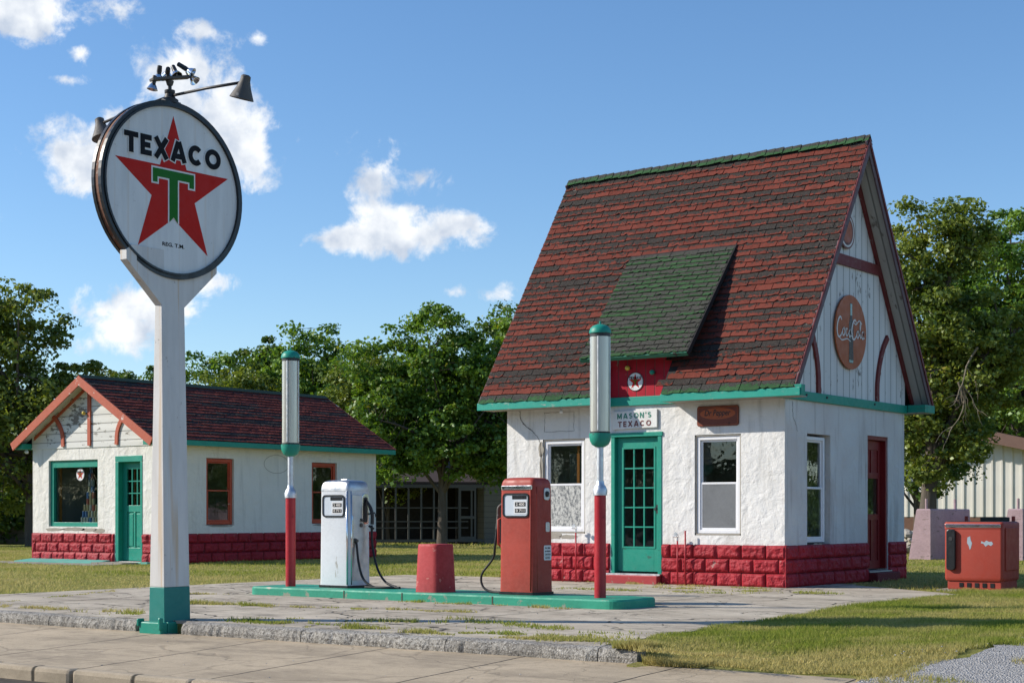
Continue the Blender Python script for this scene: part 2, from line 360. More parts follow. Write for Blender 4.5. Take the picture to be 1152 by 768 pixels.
M['kerb'] = concrete('kerb_concrete', (.42, .40, .36), (.30, .28, .25), (.11, .10, .085), (0, 0), (0, 0), 0, .02, rough_agg=True)
M['street_kerb'] = concrete('street_kerb_concrete', (.45, .37, .27), (.36, .30, .22), (.2, .17, .12), (1.3, .5), (0, 0), 0, .02)
M['asphalt'] = concrete('street_asphalt', (.10, .085, .07), (.07, .06, .05), (.04, .035, .03), (0, 0), (0, 0), .5)
M['path'] = concrete('path_concrete', (.36, .33, .28), (.28, .26, .22), (.18, .16, .13), (1.6, 0), (0, 0), .5)
def gravel():
    n = NT('gravel'); r = n.vor(60, 'F1', out=1); sp = n.N.new('ShaderNodeSeparateColor'); n.L.new(r, sp.inputs[0])
    c = n.mix(sp.outputs[0], (.22, .21, .20), (.5, .48, .45)); n.bump(n.vor(60, 'F1'), 1, .02); return n.fin(c, .9)
M['gravel'] = gravel()

def plain(name, col, rough=.6, metal_=0.):
    n = NT(name); return n.fin(n.mix(n.rng(n.noise(8, 4), .3, .8, 0, .3), col, tuple(x*.6 for x in col)), rough, metal_)

# ------------------------------------------------------------------ mesh building
ORG = {}
SPLIT = set('gable_boards gable_soffit fascia window_surround rake_board soffit cheek gable_trim plaster_patch rod band bolt curtain rear_wall vent_slot counter_window corner_moulding painted_apron crack joint paint_chip pipe_stub bottle_glints rim fittings side_plate'.split())
class MB:
    def __init__(s): s.v = []; s.f = []; s.k = []
    def face(s, pts):
        i = len(s.v); s.v += [tuple(p) for p in pts]; s.f.append(tuple(range(i, i+len(pts)))); return s
    def box(s, x0, x1, y0, y1, z0, z1):
        i = len(s.v)
        s.v += [(x0,y0,z0),(x1,y0,z0),(x1,y1,z0),(x0,y1,z0),(x0,y0,z1),(x1,y0,z1),(x1,y1,z1),(x0,y1,z1)]
        s.f += [tuple(i+k for k in q) for q in ((0,3,2,1),(4,5,6,7),(0,1,5,4),(1,2,6,5),(2,3,7,6),(3,0,4,7))]; return s
    def rings(s, rs, cap0=True, cap1=True, close=True):
        i = len(s.v); n = len(rs[0])
        for r in rs: s.v += [tuple(p) for p in r]
        for a in range(len(rs)-1):
            for k in range(n if close else n-1):
                k2 = (k+1) % n; s.f.append((i+a*n+k, i+a*n+k2, i+(a+1)*n+k2, i+(a+1)*n+k))
        if cap0: s.f.append(tuple(i+k for k in range(n))[::-1])
        if cap1: s.f.append(tuple(i+(len(rs)-1)*n+k for k in range(n)))
        return s
    def lathe(s, prof, c=(0, 0, 0), seg=24, axis=None, cap=True):
        "prof: (radius, height) along axis"
        q = (Vector(axis).normalized().to_track_quat('Z', 'Y').to_matrix() if axis else Matrix.Identity(3)); c = Vector(c)
        rs = [[c + q @ Vector((r*math.cos(2*math.pi*k/seg), r*math.sin(2*math.pi*k/seg), h)) for k in range(seg)] for r, h in prof]
        return s.rings(rs, cap, cap)
    def tube(s, path, r, seg=8):
        P = [Vector(p) for p in path]; rad = r if isinstance(r, (list, tuple)) else [r]*len(P); rs = []
        up = None
        for i, p in enumerate(P):
            t = (P[min(i+1, len(P)-1)] - P[max(i-1, 0)]).normalized()
            if up is None: up = t.orthogonal().normalized()
            up = (up - t*up.dot(t)).normalized(); w = t.cross(up)
            rs.append([p + (up*math.cos(2*math.pi*k/seg) + w*math.sin(2*math.pi*k/seg))*rad[i] for k in range(seg)])
        return s.rings(rs)
    def prism(s, poly, o, u, v, n, t):
        "2D polygon in the plane o,u,v extruded by t along n"
        o, u, v, n = map(Vector, (o, u, v, n)); a = [o+u*x+v*y for x, y in poly]; b = [p+n*t for p in a]
        area = sum(poly[i][0]*poly[(i+1)%len(poly)][1]-poly[(i+1)%len(poly)][0]*poly[i][1] for i in range(len(poly)))
        if (area > 0) != (u.cross(v).dot(n) > 0): a.reverse(); b.reverse()
        return s.rings([a, b])
    def obox(s, a, b, w, d, up=(0, 0, 1)):
        "bar from a to b, w across, d deep"
        a, b = Vector(a), Vector(b); t = (b-a).normalized(); x = t.cross(Vector(up)).normalized(); y = x.cross(t)
        r = lambda p: [p+x*w/2+y*d/2, p-x*w/2+y*d/2, p-x*w/2-y*d/2, p+x*w/2-y*d/2]
        return s.rings([r(a), r(b)])
    def build(s, name, mat, parent=None, smooth=False, bevel=0, label=None, cat=None, group=None, kind=None, cols=None, org=None):
        if parent and name in SPLIT and cols is None:
            P_ = list(range(len(s.v)))
            def root(i):
                while P_[i] != i: P_[i] = P_[P_[i]]; i = P_[i]
                return i
            for f in s.f:
                for k in f[1:]: P_[root(k)] = root(f[0])
            gr = {}
            for f in s.f: gr.setdefault(root(f[0]), []).append(f)
            if len(gr) > 1:
                for fs in gr.values():
                    m2 = MB(); ix = {}
                    for f in fs:
                        for k in f:
                            if k not in ix: ix[k] = len(m2.v); m2.v.append(s.v[k])
                        m2.f.append(tuple(ix[k] for k in f))
                    ob = m2.build(name, mat, parent, smooth, bevel, label, cat, group, kind, None, org)
                return ob
        o0 = Vector(org) if org is not None else (ORG.get(parent.name, Vector()) if parent else Vector())
        me = bpy.data.meshes.new(name)
        me.from_pydata([tuple(Vector(p)-o0) for p in s.v], [], s.f); me.update()
        ob = bpy.data.objects.new(name, me); COL.objects.link(ob)
        if isinstance(mat, str): mat = M[mat]
        me.materials.append(mat)
        if smooth: me.polygons.foreach_set('use_smooth', [True]*len(me.polygons))
        if smooth == 'auto':
            try: me.set_sharp_from_angle(angle=R(35))
            except Exception: pass
        if bevel:
            b = ob.modifiers.new('b', 'BEVEL'); b.width = bevel; b.segments = 2; b.limit_method = 'ANGLE'; b.angle_limit = R(40)
        if cols is not None:
            ca = me.color_attributes.new('Col', 'FLOAT_COLOR', 'POINT'); ca.data.foreach_set('color', np.asarray(cols, dtype=np.float32).ravel())
        if parent: ob.parent = parent
        elif org is not None: ob.location = o0
        ORG[ob.name] = o0
        tag(ob, label, cat, group, kind)
        return ob
def tag(o, label=None, cat=None, group=None, kind=None):
    for k, v in (('label', label), ('category', cat), ('group', group), ('kind', kind)):
        if v: o[k] = v
def thing(name, label, cat, loc, group=None, origin=True):
    o = bpy.data.objects.new(name, None); COL.objects.link(o); o.location = loc; o.empty_display_size = .3
    tag(o, label, cat, group); ORG[o.name] = Vector(loc) if origin else Vector(); return o
def fast_mesh(name, verts, quads, mat, parent=None, cols=None, loc=None, nv=4):
    me = bpy.data.meshes.new(name); nq = len(quads)
    me.vertices.add(len(verts)); me.vertices.foreach_set('co', np.asarray(verts, np.float32).ravel())
    me.loops.add(nq*nv); me.loops.foreach_set('vertex_index', np.asarray(quads, np.int32).ravel())
    me.polygons.add(nq); me.polygons.foreach_set('loop_start', np.arange(0, nq*nv, nv, dtype=np.int32)); me.polygons.foreach_set('loop_total', np.full(nq, nv, np.int32))
    me.update(); me.validate()
    if cols is not None:
        ca = me.color_attributes.new('Col', 'FLOAT_COLOR', 'POINT'); ca.data.foreach_set('color', np.asarray(cols, np.float32).ravel())
    me.materials.append(M[mat]); ob = bpy.data.objects.new(name, me); COL.objects.link(ob)
    if parent: ob.parent = parent
    if loc is not None: ob.location = loc
    return ob
def text_mb(mb, s, size, o, u, v, n, lift=.004, bold=.0, shear=0, width=None):
    cu = bpy.data.curves.new('t', 'FONT'); cu.body = s; cu.size = size; cu.align_x = 'CENTER'; cu.align_y = 'CENTER'; cu.offset = bold; cu.shear = shear; cu.resolution_u = 3
    ob = bpy.data.objects.new('t', cu); COL.objects.link(ob); dg = bpy.context.evaluated_depsgraph_get()
    me = bpy.data.meshes.new_from_object(ob.evaluated_get(dg)); o, u, v, n = map(Vector, (o, u, v, n))
    xs = [q.co.x for q in me.vertices]; ys = [q.co.y for q in me.vertices]
    k = width/(max(xs)-min(xs)) if width else 1; yc = (max(ys)+min(ys))/2; xc = (max(xs)+min(xs))/2
    i = len(mb.v); mb.v += [tuple(o+u*((q.co.x-xc)*k)+v*(q.co.y-yc)+n*lift) for q in me.vertices]; mb.f += [tuple(i+k_ for k_ in p.vertices) for p in me.polygons]
    bpy.data.objects.remove(ob); bpy.data.curves.remove(cu); bpy.data.meshes.remove(me)
def ribbon(mb, pts, w, o, u, v, n, lift, closed=False, th=.003):
    "flat stroke of width w along 2D points"
    P = [Vector((x, y)) for x, y in pts]; N_ = len(P); Lf = []; Rt = []
    for i in range(N_):
        if closed: a, b = P[i-1], P[(i+1) % N_]; d1 = (P[i]-a).normalized(); d2 = (b-P[i]).normalized()
        else:
            d1 = (P[i]-P[i-1]).normalized() if i else (P[1]-P[0]).normalized(); d2 = (P[i+1]-P[i]).normalized() if i < N_-1 else d1
        t = (d1+d2).normalized(); nn = Vector((-t.y, t.x)); k = 1/max(.5, nn.dot(Vector((-d1.y, d1.x))))
        ww = w[i] if isinstance(w, (list, tuple)) else w
        Lf.append(P[i]+nn*k*ww/2); Rt.append(P[i]-nn*k*ww/2)
    o, u, v, n = map(Vector, (o, u, v, n)); g = lambda p, h: o+u*p.x+v*p.y+n*h
    rs = [[g(Lf[i], lift+th), g(Rt[i], lift+th), g(Rt[i], lift), g(Lf[i], lift)] for i in range(N_)]
    if closed: rs.append(rs[0])
    if u.cross(v).dot(n) > 0: rs = [q[::-1] for q in rs]
    mb.rings(rs, not closed, not closed)
def arc(cx, cy, rx, ry, a0, a1, n=16):
    return [(cx+rx*math.cos(R(a0+(a1-a0)*i/n)), cy+ry*math.sin(R(a0+(a1-a0)*i/n))) for i in range(n+1)]
def bez(*P, n=10):
    "smooth path through points (Catmull-Rom)"
    P = [Vector(p) for p in P]; Q = [P[0]*2-P[1]] + P + [P[-1]*2-P[-2]]; out = []
    for i in range(1, len(Q)-2):
        for k in range(n):
            t = k/n; a, b, c, d = Q[i-1:i+3]
            out.append(.5*((2*b)+(c-a)*t+(2*a-5*b+4*c-d)*t*t+(3*b-a-3*c+d)*t**3))
    return out+[P[-1]]
def wall(mb, o, u, n, W_, H_, t, holes, z0=0):
    "wall slab with real openings: o corner, u along, n outward normal; holes (u0,u1,z0,z1)"
    o, u, n = map(Vector, (o, u, n)); us = sorted({0, W_, *[h[0] for h in holes], *[h[1] for h in holes]}); zs = sorted({z0, H_, *[h[2] for h in holes], *[h[3] for h in holes]})
    sol = lambda a, b: 0 <= a < len(us)-1 and 0 <= b < len(zs)-1 and not any(h[0] <= (us[a]+us[a+1])/2 <= h[1] and h[2] <= (zs[b]+zs[b+1])/2 <= h[3] for h in holes)
    p = lambda a, z, d: o+u*a+Vector((0, 0, z))-n*d
    fl = u.cross(Vector((0, 0, 1))).dot(n) > 0
    def F(q): mb.face(q if fl else q[::-1])
    for a in range(len(us)-1):
        for b in range(len(zs)-1):
            if not sol(a, b): continue
            u0, u1, c0, c1 = us[a], us[a+1], zs[b], zs[b+1]
            F([p(u0,c0,0),p(u1,c0,0),p(u1,c1,0),p(u0,c1,0)]); F([p(u0,c1,t),p(u1,c1,t),p(u1,c0,t),p(u0,c0,t)])
            if not sol(a+1, b): F([p(u1,c0,0),p(u1,c0,t),p(u1,c1,t),p(u1,c1,0)])
            if not sol(a-1, b): F([p(u0,c1,0),p(u0,c1,t),p(u0,c0,t),p(u0,c0,0)])
            if not sol(a, b+1): F([p(u0,c1,0),p(u1,c1,0),p(u1,c1,t),p(u0,c1,t)])
            if not sol(a, b-1): F([p(u0,c0,t),p(u1,c0,t),p(u1,c0,0),p(u0,c0,0)])
def rock(mb, o, u, n, L_, H_, courses=3, bl=.42, relief=.05, ends=(False, False), seed=0, step=.018):
    "rock-faced block courses as a displaced sheet"
    o, u, n = map(Vector, (o, u, n)); nu = max(2, int(L_/step)); nz = int(H_/step*1.1); ch = H_/courses; base = .004
    fl = u.cross(Vector((0, 0, 1))).dot(n) > 0; i0 = len(mb.v)
    for a in range(nu+1):
        x = L_*a/nu
        for b in range(nz+1):
            z = H_*b/nz; c = min(courses-1, int(z/ch-1e-6)); off = (c % 2)*bl/2+seed*.13; fx = ((x+off) % bl); fz = z-c*ch
            bid = int((x+off)//bl)+c*17+seed*31
            e = min(fx, bl-fx, fz*1.1, (ch-fz)*1.1); e = max(0, min(1, (e-.006)/.045)); e = e**.5
            q = Vector((x*5.5+bid*3.3, z*5.5, seed*5.)); nv = abs(mnoise.noise(q)) + .5*mnoise.noise(q*2.6) + .28*mnoise.noise(q*6)
            tilt = .5+.5*math.sin(bid*2.3)*(fx/bl-.5)*1.4+.4*math.cos(bid*1.7)*(fz/ch-.5)
            h = base + e*relief*(.50+.50*nv+.55*tilt)
            if ends[0] and a < 2: h = .03
            if ends[1] and a > nu-2: h = .03
            if a == 0 and not ends[0]: h = -.01
            if a == nu and not ends[1]: h = -.01
            if b == nz: h = -.01
            mb.v.append(tuple(o+u*x+Vector((0, 0, z))+n*h)); mb.k.append((e if not (ends[0] and a < 2 or ends[1] and a > nu-2) else 1., .5+.5*math.sin(bid*12.9), nv, 1))
    for a in range(nu):
        for b in range(nz):
            i = i0+a*(nz+1)+b; q = (i, i+nz+1, i+nz+2, i+1); mb.f.append(q if fl else q[::-1])
def shingles(o, u, v, n, W_, L_, expo, tabw, mat, parent, name='shingles', skip=None, seed=0, rag=.012, org=None, run=1.0):
    o, u, v, n = map(Vector, (o, u, v, n)); mb = MB(); cols = []; rs = random.Random(seed); nc = int(round(L_/expo)); expo = L_/nc
    for c in range(nc):
        off = (c % 2)*tabw/2 + rs.uniform(-.03, .03); x = -off; s0 = c*expo
        while x < W_:
            x0, x1 = max(x, 0), min(x+tabw, W_); x += tabw
            if x1-x0 < .02 or (skip and skip((x0+x1)/2, s0+expo*.5)): continue
            g = .5+1.1*run*mnoise.noise(Vector((x0*.55+seed*9, c*3.7, 1.3)))+.22*mnoise.noise(Vector((x0*.35, c*.35, seed*2.))) ; r = rs.random()
            if rs.random() < .05: g += .4
            g = max(0, min(1, g*.55)); K = 5; gap = .0065
            lift = .013+.010*rs.random(); hb = []; tp = []; bt = []
            d0 = rs.uniform(-.006, .012); d1 = rs.uniform(-.006, .012)
            for k in range(K+1):
                t = k/K; xx = x0+gap+(x1-x0-2*gap)*t; dd = d0*(1-t)+d1*t+rs.uniform(-rag, rag)*(.9 if g > .3 else .35)
                if rs.random() < .04: dd += .03
                hb.append(o+u*xx+v*(s0+dd)+n*(lift+rs.uniform(-.003, .004))); tp.append(o+u*xx+v*(s0+expo*1.06)+n*.003); bt.append(o+u*xx+v*(s0+dd+.004)+n*.0)
            i = len(mb.v); mb.v += [tuple(p) for p in hb+tp+bt]; m_ = K+1
            for k in range(K):
                mb.f.append((i+k, i+k+1, i+m_+k+1, i+m_+k)); mb.f.append((i+2*m_+k, i+2*m_+k+1, i+k+1, i+k))
            mb.f.append((i, i+m_, i+2*m_)); mb.f.append((i+K, i+2*m_+K, i+m_+K))
            cols += [(r, g, 0, 1)]*m_+[(r, g, 1, 1)]*m_+[(r, g, 0, 1)]*m_
    if u.cross(v).dot(n) < 0: mb.f = [f[::-1] for f in mb.f]
    return mb.build(name, mat, parent, cols=cols)

# ------------------------------------------------------------------ THE SETTING
def sheet(name, poly, z, mat, kind='structure', label=None):
    return MB().face([(x, y, z if not callable(z) else z(x, y)) for x, y in poly]).build(name, mat, kind=kind, label=label)
def wobble_poly(pts, amp=.05, step=.35, seed=0, close=True):
    out = []
    for i in range(len(pts)):
        a, b = Vector((*pts[i], 0)), Vector((*pts[(i+1) % len(pts)], 0)); n_ = max(1, int((b-a).length/step)); t = (b-a).normalized(); w = Vector((-t.y, t.x, 0))
        for k in range(n_):
            p = a.lerp(b, k/n_); q = p+w*(mnoise.noise(Vector((p.x*.9, p.y*.9, seed)))*amp*2+mnoise.noise(Vector((p.x*4, p.y*4, seed)))*amp*.7)
            out.append((q.x, q.y))
    return out
# everything in front of the kerb line drops towards the street
KY, SY = -10.52, -12.8
gz = lambda x, y: -.02 if y > KY else -.125-.1*(KY-y)/(KY-SY)
g = MB()
g.box(-500, 400, -8.8, 400, -2, -.006); g.box(-500, 3.5, KY+.12, -8.8, -2, -.006)
gs = lambda y: 0. if y > -8.8 else -.122*((-8.8-y)/1.9)**1.2
YY = [-8.8-.19*i for i in range(11)]
def gh(x, y):
    t = min(1, max(0, (x-3.5)/.55)); return gs(y)*t*t*(3-2*t)
for XX, Y2 in (([3.5+.1*i for i in range(5)], YY[:9]+[-10.41]), ([3.9, 4.0, 4.1, 400], YY)):
    g.rings([[(x, y, gh(x, y)-.006) for x in XX]+[(XX[-1], y, -2), (XX[0], y, -2)] for y in Y2])
g.build('ground', 'ground', kind='structure')
# bank at right falls gently, street side
MB().face([(-400, SY, -.22), (400, SY, -.22), (400, KY, -.115), (-400, KY, -.115)]).build('sidewalk', 'apron', kind='structure')
MB().box(-400, 400, -60, SY-.151, -1.2, -.34).build('road', 'asphalt', kind='structure')
MB().box(-400, 400, -400, -60, -1.2, -.2).build('far_verge', 'ground', kind='structure')
sk = MB(); rs_ = random.Random(5); x = -30.
while x < 12:
    l = rs_.uniform(1.1, 1.5); dz = rs_.uniform(-.008, .006)
    sk.box(x+.008, x+l-.008, SY-.16+rs_.uniform(-.01, .01), SY-.004, -.6, -.205+dz); x += l
sk.build('street_kerb', 'street_kerb', kind='structure', bevel=.04)
drive = wobble_poly([(-7.9, KY+.09), (3.47, KY+.09), (3.3, -9.2), (3.1, -6.5), (2.75, -3.6), (2.95, -.4), (.35, 1.55), (.3, 1.9), (-5.3, .75), (-7.9, .55), (-7.95, -3)], .035, .4, 1)
MB().prism(drive, (0, 0, -.02), (1, 0, 0), (0, 1, 0), (0, 0, 1), .03).build('driveway', 'drive', kind='structure')
MB().box(-30, -7.9, KY+.12, -8.35, -.02, .006).build('pavement', 'drive', kind='structure')
# the drive's broken kerb
kb = MB(); x = -30.; rs_ = random.Random(9)
while x < 3.9:
    l = rs_.uniform(1.5, 2.7)
    if x < -1.55 and x+l > -2.6: l = max(.2, -2.3-x) if x < -2.35 else l
    if -2.36 < x < -1.6: x = -1.6; continue
    x1 = min(x+l, 3.9); nseg = max(2, int((x1-x)/.05)); rg = []
    for k in range(nseg+1):
        t = k/nseg; xx = x+.006+(x1-x-.012)*t; nz = mnoise.noise(Vector((xx*1.7, 2, 0)))*.030+mnoise.noise(Vector((xx*6, 2, 0)))*.014+mnoise.noise(Vector((xx*19, 5, 0)))*.012; n2_ = mnoise.noise(Vector((xx*14, 9, 0)))*.011; e = .02
        rg.append([(xx, KY+.13, -.3), (xx, KY+nz, -.3), (xx, KY-.02+nz+n2_, -.07), (xx, KY+.0+nz-n2_*.6, -.012+nz*.4), (xx, KY+.03+nz+n2_, .002+nz*.3), (xx, KY+.13, .012)])
    kb.rings(rg); x = x1
kb.build('kerb', 'kerb', kind='structure')
# paths by the small building
MB().prism(wobble_poly([(-34, .55), (-16.9, .75), (-16.75, 1.4), (-34, 1.35)], .05, .4, 4), (0, 0, -.01), (1, 0, 0), (0, 1, 0), (0, 0, 1), .022).build('path', 'path', kind='structure')
MB().prism([(-17.85, 1.4), (-16.8, 1.4), (-16.8, 2.1), (-17.85, 2.1)], (0, 0, -.01), (1, 0, 0), (0, 1, 0), (0, 0, 1), .05).build('doorstep_path', 'path', kind='structure')
gr_poly = wobble_poly([(6.3, -5), (6.25, -8.2), (6.2, -10.3), (5.2, -11.35), (5.6, -12.7), (30, -12.7), (30, 20), (6.5, 20)], .14, .3, 8)
# gravel drive at right, following the fall of the verge
gm = MB(); gw = lambda y: 6.15+.10*math.sin(y*1.9)+.16*mnoise.noise(Vector((y*1.7, 3, 1)))+.05*mnoise.noise(Vector((y*7, 3, 1)))
YY = [20, 12, 6, 2, -1, -3, -5]+[-6-.12*i for i in range(57) if -6-.12*i > SY+.02]
gm.rings([[(gw(y)+(0 if y > -9.6 else (-.1)), y, (gs(y) if y > -10.7 else gz(0, y))+.012), (40, y, (gs(y) if y > -10.7 else gz(0, y))+.012)] for y in YY], False, False, False)
gm.build('gravel_drive', 'gravel', kind='structure')
def ghv(P):
    t = np.clip((P[:, 0]-3.5)/.55, 0, 1); return -.122*(np.clip(-8.8-P[:, 1], 0, 9)/1.9)**1.2*t*t*(3-2*t)
def inpoly(P, poly):
    x, y = P[:, 0], P[:, 1]; c = np.zeros(len(P), bool); n_ = len(poly)
    for i in range(n_):
        x1, y1 = poly[i]; x2, y2 = poly[(i+1) % n_]
        if y1 == y2: continue
        c ^= ((y1 > y) != (y2 > y)) & (x < (x2-x1)*(y-y1)/(y2-y1)+x1)
    return c
def fnoise(P, s, sd=0):
    r = np.zeros(len(P)); g_ = np.random.default_rng(sd)
    for k in range(7):
        a = g_.uniform(0, 2*math.pi); f = s*g_.uniform(.5, 2.2); r += np.sin((P[:, 0]*math.cos(a)+P[:, 1]*math.sin(a))*f+g_.uniform(0, 6))/7
    return r
def grass(name, label, P, h, w, dry=.4, z=0., hv=.5):
    "one blade per point"
    n_ = len(P); a = rng.uniform(0, 2*math.pi, n_); hh = h*(1-hv+hv*2*rng.random(n_))*(1+.7*fnoise(P, 1.4, 3)+.8*fnoise(P, 7, 13)); ww = w*(.7+.6*rng.random(n_))
    lean = rng.normal(0, .45, (n_, 2))*hh[:, None]; Z = np.full(n_, z) if np.isscalar(z) else z
    v = np.zeros((n_, 3, 3)); dx = np.cos(a)*ww/2; dy = np.sin(a)*ww/2
    v[:, 0] = np.c_[P[:, 0]-dx, P[:, 1]-dy, Z]; v[:, 1] = np.c_[P[:, 0]+dx, P[:, 1]+dy, Z]; v[:, 2] = np.c_[P[:, 0]+lean[:, 0], P[:, 1]+lean[:, 1], Z+hh]
    g_ = np.clip(dry+1.1*fnoise(P, .8, 5)+.9*fnoise(P, 4, 6)+rng.normal(0, .22, n_), 0, 1); r = rng.random(n_)
    c = np.repeat(np.c_[r, g_, r*0, r*0+1], 3, axis=0)
    ob = fast_mesh(name, v.reshape(-1, 3), np.arange(n_*3).reshape(-1, 3), 'blade', cols=c, nv=3); tag(ob, label, 'grass', None, 'stuff'); return ob
def sample(n_, x0, x1, y0, y1): return np.c_[rng.uniform(x0, x1, n_), rng.uniform(y0, y1, n_)]
P = sample(330000, 2.5, 7.0, -11.3, 3.0)
drive_in = [(-7.9, KY-.3), (3.9, KY-.3), (3.25, -9.2), (3.05, -6.5), (2.75, -3.6), (2.95, -.4), (.4, 1.5), (.2, 3), (-8, 3)]
edge = 3.9+.12*np.sin(P[:, 1]*3)
k = ~inpoly(P, drive_in) & (P[:, 0] < 6.12+.22*fnoise(P, 3, 9)+.1*fnoise(P, 9, 10)) & ((P[:, 1] > KY+.05+.12*fnoise(P, 4, 31)) & ((P[:, 1] > KY+.12) | (P[:, 0] > 4.05))) & ~((P[:, 0] > 2.05) & (P[:, 0] < 3.1) & (P[:, 1] > .8) & (P[:, 1] < 1.65))
P = P[k]; zz = ghv(P); grass('lawn_grass', 'short green and straw grass bank right of the concrete drive', P, .034, .010, .56, zz)
# thin grass straying onto the gravel
P = sample(16000, 5.9, 6.9, -10.9, -3); k = (fnoise(P, 5, 12) > .12+(P[:, 0]-6.1)*.3); P = P[k]; grass('stray_grass', 'thin grass straying onto the pale gravel', P, .035, .009, .4, np.where(P[:, 1] > -8.8, 0, -.122*(np.clip(-8.8-P[:, 1], 0, 9)/1.9)**1.2)+.005)
P = sample(260000, -36, 3.2, -8.3, 22)
k = (inpoly(P, [(-36, -8.35), (-7.95, -8.35), (-7.95, .6), (-5.3, .8), (-5.2, 4.7), (.1, 4.7), (.1, 1.6), (.5, 1.5), (3.1, -.3), (3.3, 22), (-36, 22)])
     & ~((P[:, 0] > -20.9) & (P[:, 0] < -16.45) & (P[:, 1] > 2) & (P[:, 1] < 9.65)) & ~((P[:, 0] < -16.8) & (P[:, 1] > .6) & (P[:, 1] < 2.05))
     & ~((P[:, 0] > 2.05) & (P[:, 0] < 3.1) & (P[:, 1] > .8) & (P[:, 1] < 1.65)))
P = P[k]; grass('mown_grass', 'mown grass between the drive and the small white building', P, .036, .016, .58, 0)
P = sample(120000, -45, 12, 20, 75); grass('far_grass', 'distant mown grass behind the buildings', P, .07, .05, .55, 0)
P = sample(9000, 3.45, 4.5, -10.72, -10.25); P = P[(P[:, 0] > 3.62+.35*fnoise(P, 6, 41)) & (P[:, 1] > -10.62+.1*fnoise(P, 7, 42))]; grass('edge_grass', 'rough tuft of grass hanging over the end of the kerb', P, .05, .010, .45, np.maximum(ghv(P), np.where(P[:, 0] < 3.97, .004, -.2)))
# weeds in the joints of the drive
wp = []
def weedline(pts, n_, spread):
    n_ = int(n_*2.6)
    for i in range(len(pts)-1):
        a, b = np.array(pts[i]), np.array(pts[i+1]); t = rng.random((n_, 1)); wp.append(a+(b-a)*t+rng.normal(0, spread, (n_, 2)))
weedline([(-7.8, -9.85), (-5.2, -9.95), (-2.6, -9.9)], 500, .09); weedline([(-1.3, -10.05), (1.0, -10.15), (3.4, -10.15)], 900, .09); weedline([(1.5, -9.9), (3.4, -9.9)], 700, .16)
weedline([(-1.4, -9.6), (.8, -9.0)], 500, .08); weedline([(-4.4, -8.2), (-2.5, -8.0), (-.2, -7.5)], 600, .07); weedline([(.2, -8.6), (2.9, -9.2)], 500, .12)
weedline([(-4.9, .35), (-2.3, .1-.4), (0, -.5)], 300, .06); weedline([(-1.6, -1.1), (1.4, -1.3)], 700, .12); weedline([(-2.5, -2.2), (.2, -1.9)], 600, .14)
weedline([(-2.2, -6.25), (.4, -6.3)], 450, .06); weedline([(-6.5, -6.6), (-4.9, -6.4)], 300, .05); weedline([(3.9, -10.62), (5.6, -10.75)], 500, .05); weedline([(-7.6, -6.0), (-6.0, -9.9)], 250, .04)
P = np.concatenate(wp); P = P[(fnoise(P, 10, 21)+fnoise(P, 4, 22) > .0) & ~((P[:, 0] > -5) & (P[:, 0] < .8) & (P[:, 1] > -6.1) & (P[:, 1] < -5.2)) & ~((P[:, 0] > -2.36) & (P[:, 0] < -1.6) & (P[:, 1] < -10.1))]
grass('joint_weeds', 'low weeds and moss growing along the cracks of the concrete drive', P, .030, .014, .66, .008)
# pebbles
pb = MB(); rs_ = random.Random(11)
for _ in range(260):
    if _ < 110: px_, py_ = rs_.uniform(-6, 4), rs_.uniform(-10.3, -6.5); pz = .01
    elif _ < 160: px_, py_ = rs_.uniform(-6, 5), rs_.uniform(-12.6, -10.7); pz = gz(px_, py_)+.005
    else: px_, py_ = rs_.uniform(5.8, 7.4), rs_.uniform(-10.4, -6); pz = .03
    s_ = rs_.uniform(.004, .011); pb.lathe([(s_*.5, 0), (s_, s_*.4), (s_*.6, s_*.9)], (px_, py_, pz-.002), 5)
pb.build('pebbles', 'gravel', label='loose pebbles scattered on the concrete', cat='pebbles', kind='stuff')

# ------------------------------------------------------------------ window and door makers
def dh_window(parent, x, y, z0, z1, w, axis, mat, label=None, screen=None, depth=.08, fw=.055, name='window', screen_mat='screen', curtain=None, backing=None):
    """double-hung window. axis 'x': faces -Y, spans x..x+w at plane y; axis 'y': faces +X, spans y..y+w at plane x"""
    def B(mb, a0, a1, d0, d1, c0, c1):      # a along, d depth behind the face, c height
        if axis == 'x': mb.box(x+a0, x+a1, y+d0, y+d1, c0, c1)
        else: mb.box(x-d1, x-d0, y+a0, y+a1, c0, c1)
    mb = MB(); B(mb, 0, fw, 0, depth, z0, z1); B(mb, w-fw, w, 0, depth, z0, z1); B(mb, fw, w-fw, 0, depth, z1-fw, z1); B(mb, fw, w-fw, 0, depth, z0, z0+fw)
    ob = mb.build(name, mat, parent, label=label, bevel=.006)
    zm = (z0+z1)/2+.02; s = MB(); q = .032
    for (a, b, d) in ((zm-.02, z1-fw, .034), (z0+fw, zm+.02, .016)):
        B(s, fw, fw+q, d, d+.03, a, b); B(s, w-fw-q, w-fw, d, d+.03, a, b); B(s, fw+q, w-fw-q, d, d+.03, b-q, b); B(s, fw+q, w-fw-q, d, d+.03, a, a+q)
    s.build('sash', mat, ob, bevel=.004)
    g_ = MB(); B(g_, fw+q, w-fw-q, .048, .052, zm, z1-fw-q); g_.build('pane', 'glass', ob)
    g_ = MB(); B(g_, fw+q, w-fw-q, .030, .034, z0+fw+q, zm-.012); g_.build('pane', 'glass', ob)
    if screen: c = MB(); B(c, fw+q*.5, w-fw-q*.5, .0215, .0235, z0+fw+.012, zm-.004) if screen == 'out' else B(c, fw, w-fw, .10, .102, z0+fw, zm); c.build('insect_screen' if screen == 'out' else 'curtain', screen_mat, ob)
    if curtain:
        c = MB(); 
        for (a0, a1) in curtain: B(c, a0, a1, .14, .15, z0+.05, z1)
        c.build('curtain', 'orange_curtain', ob)
    return ob

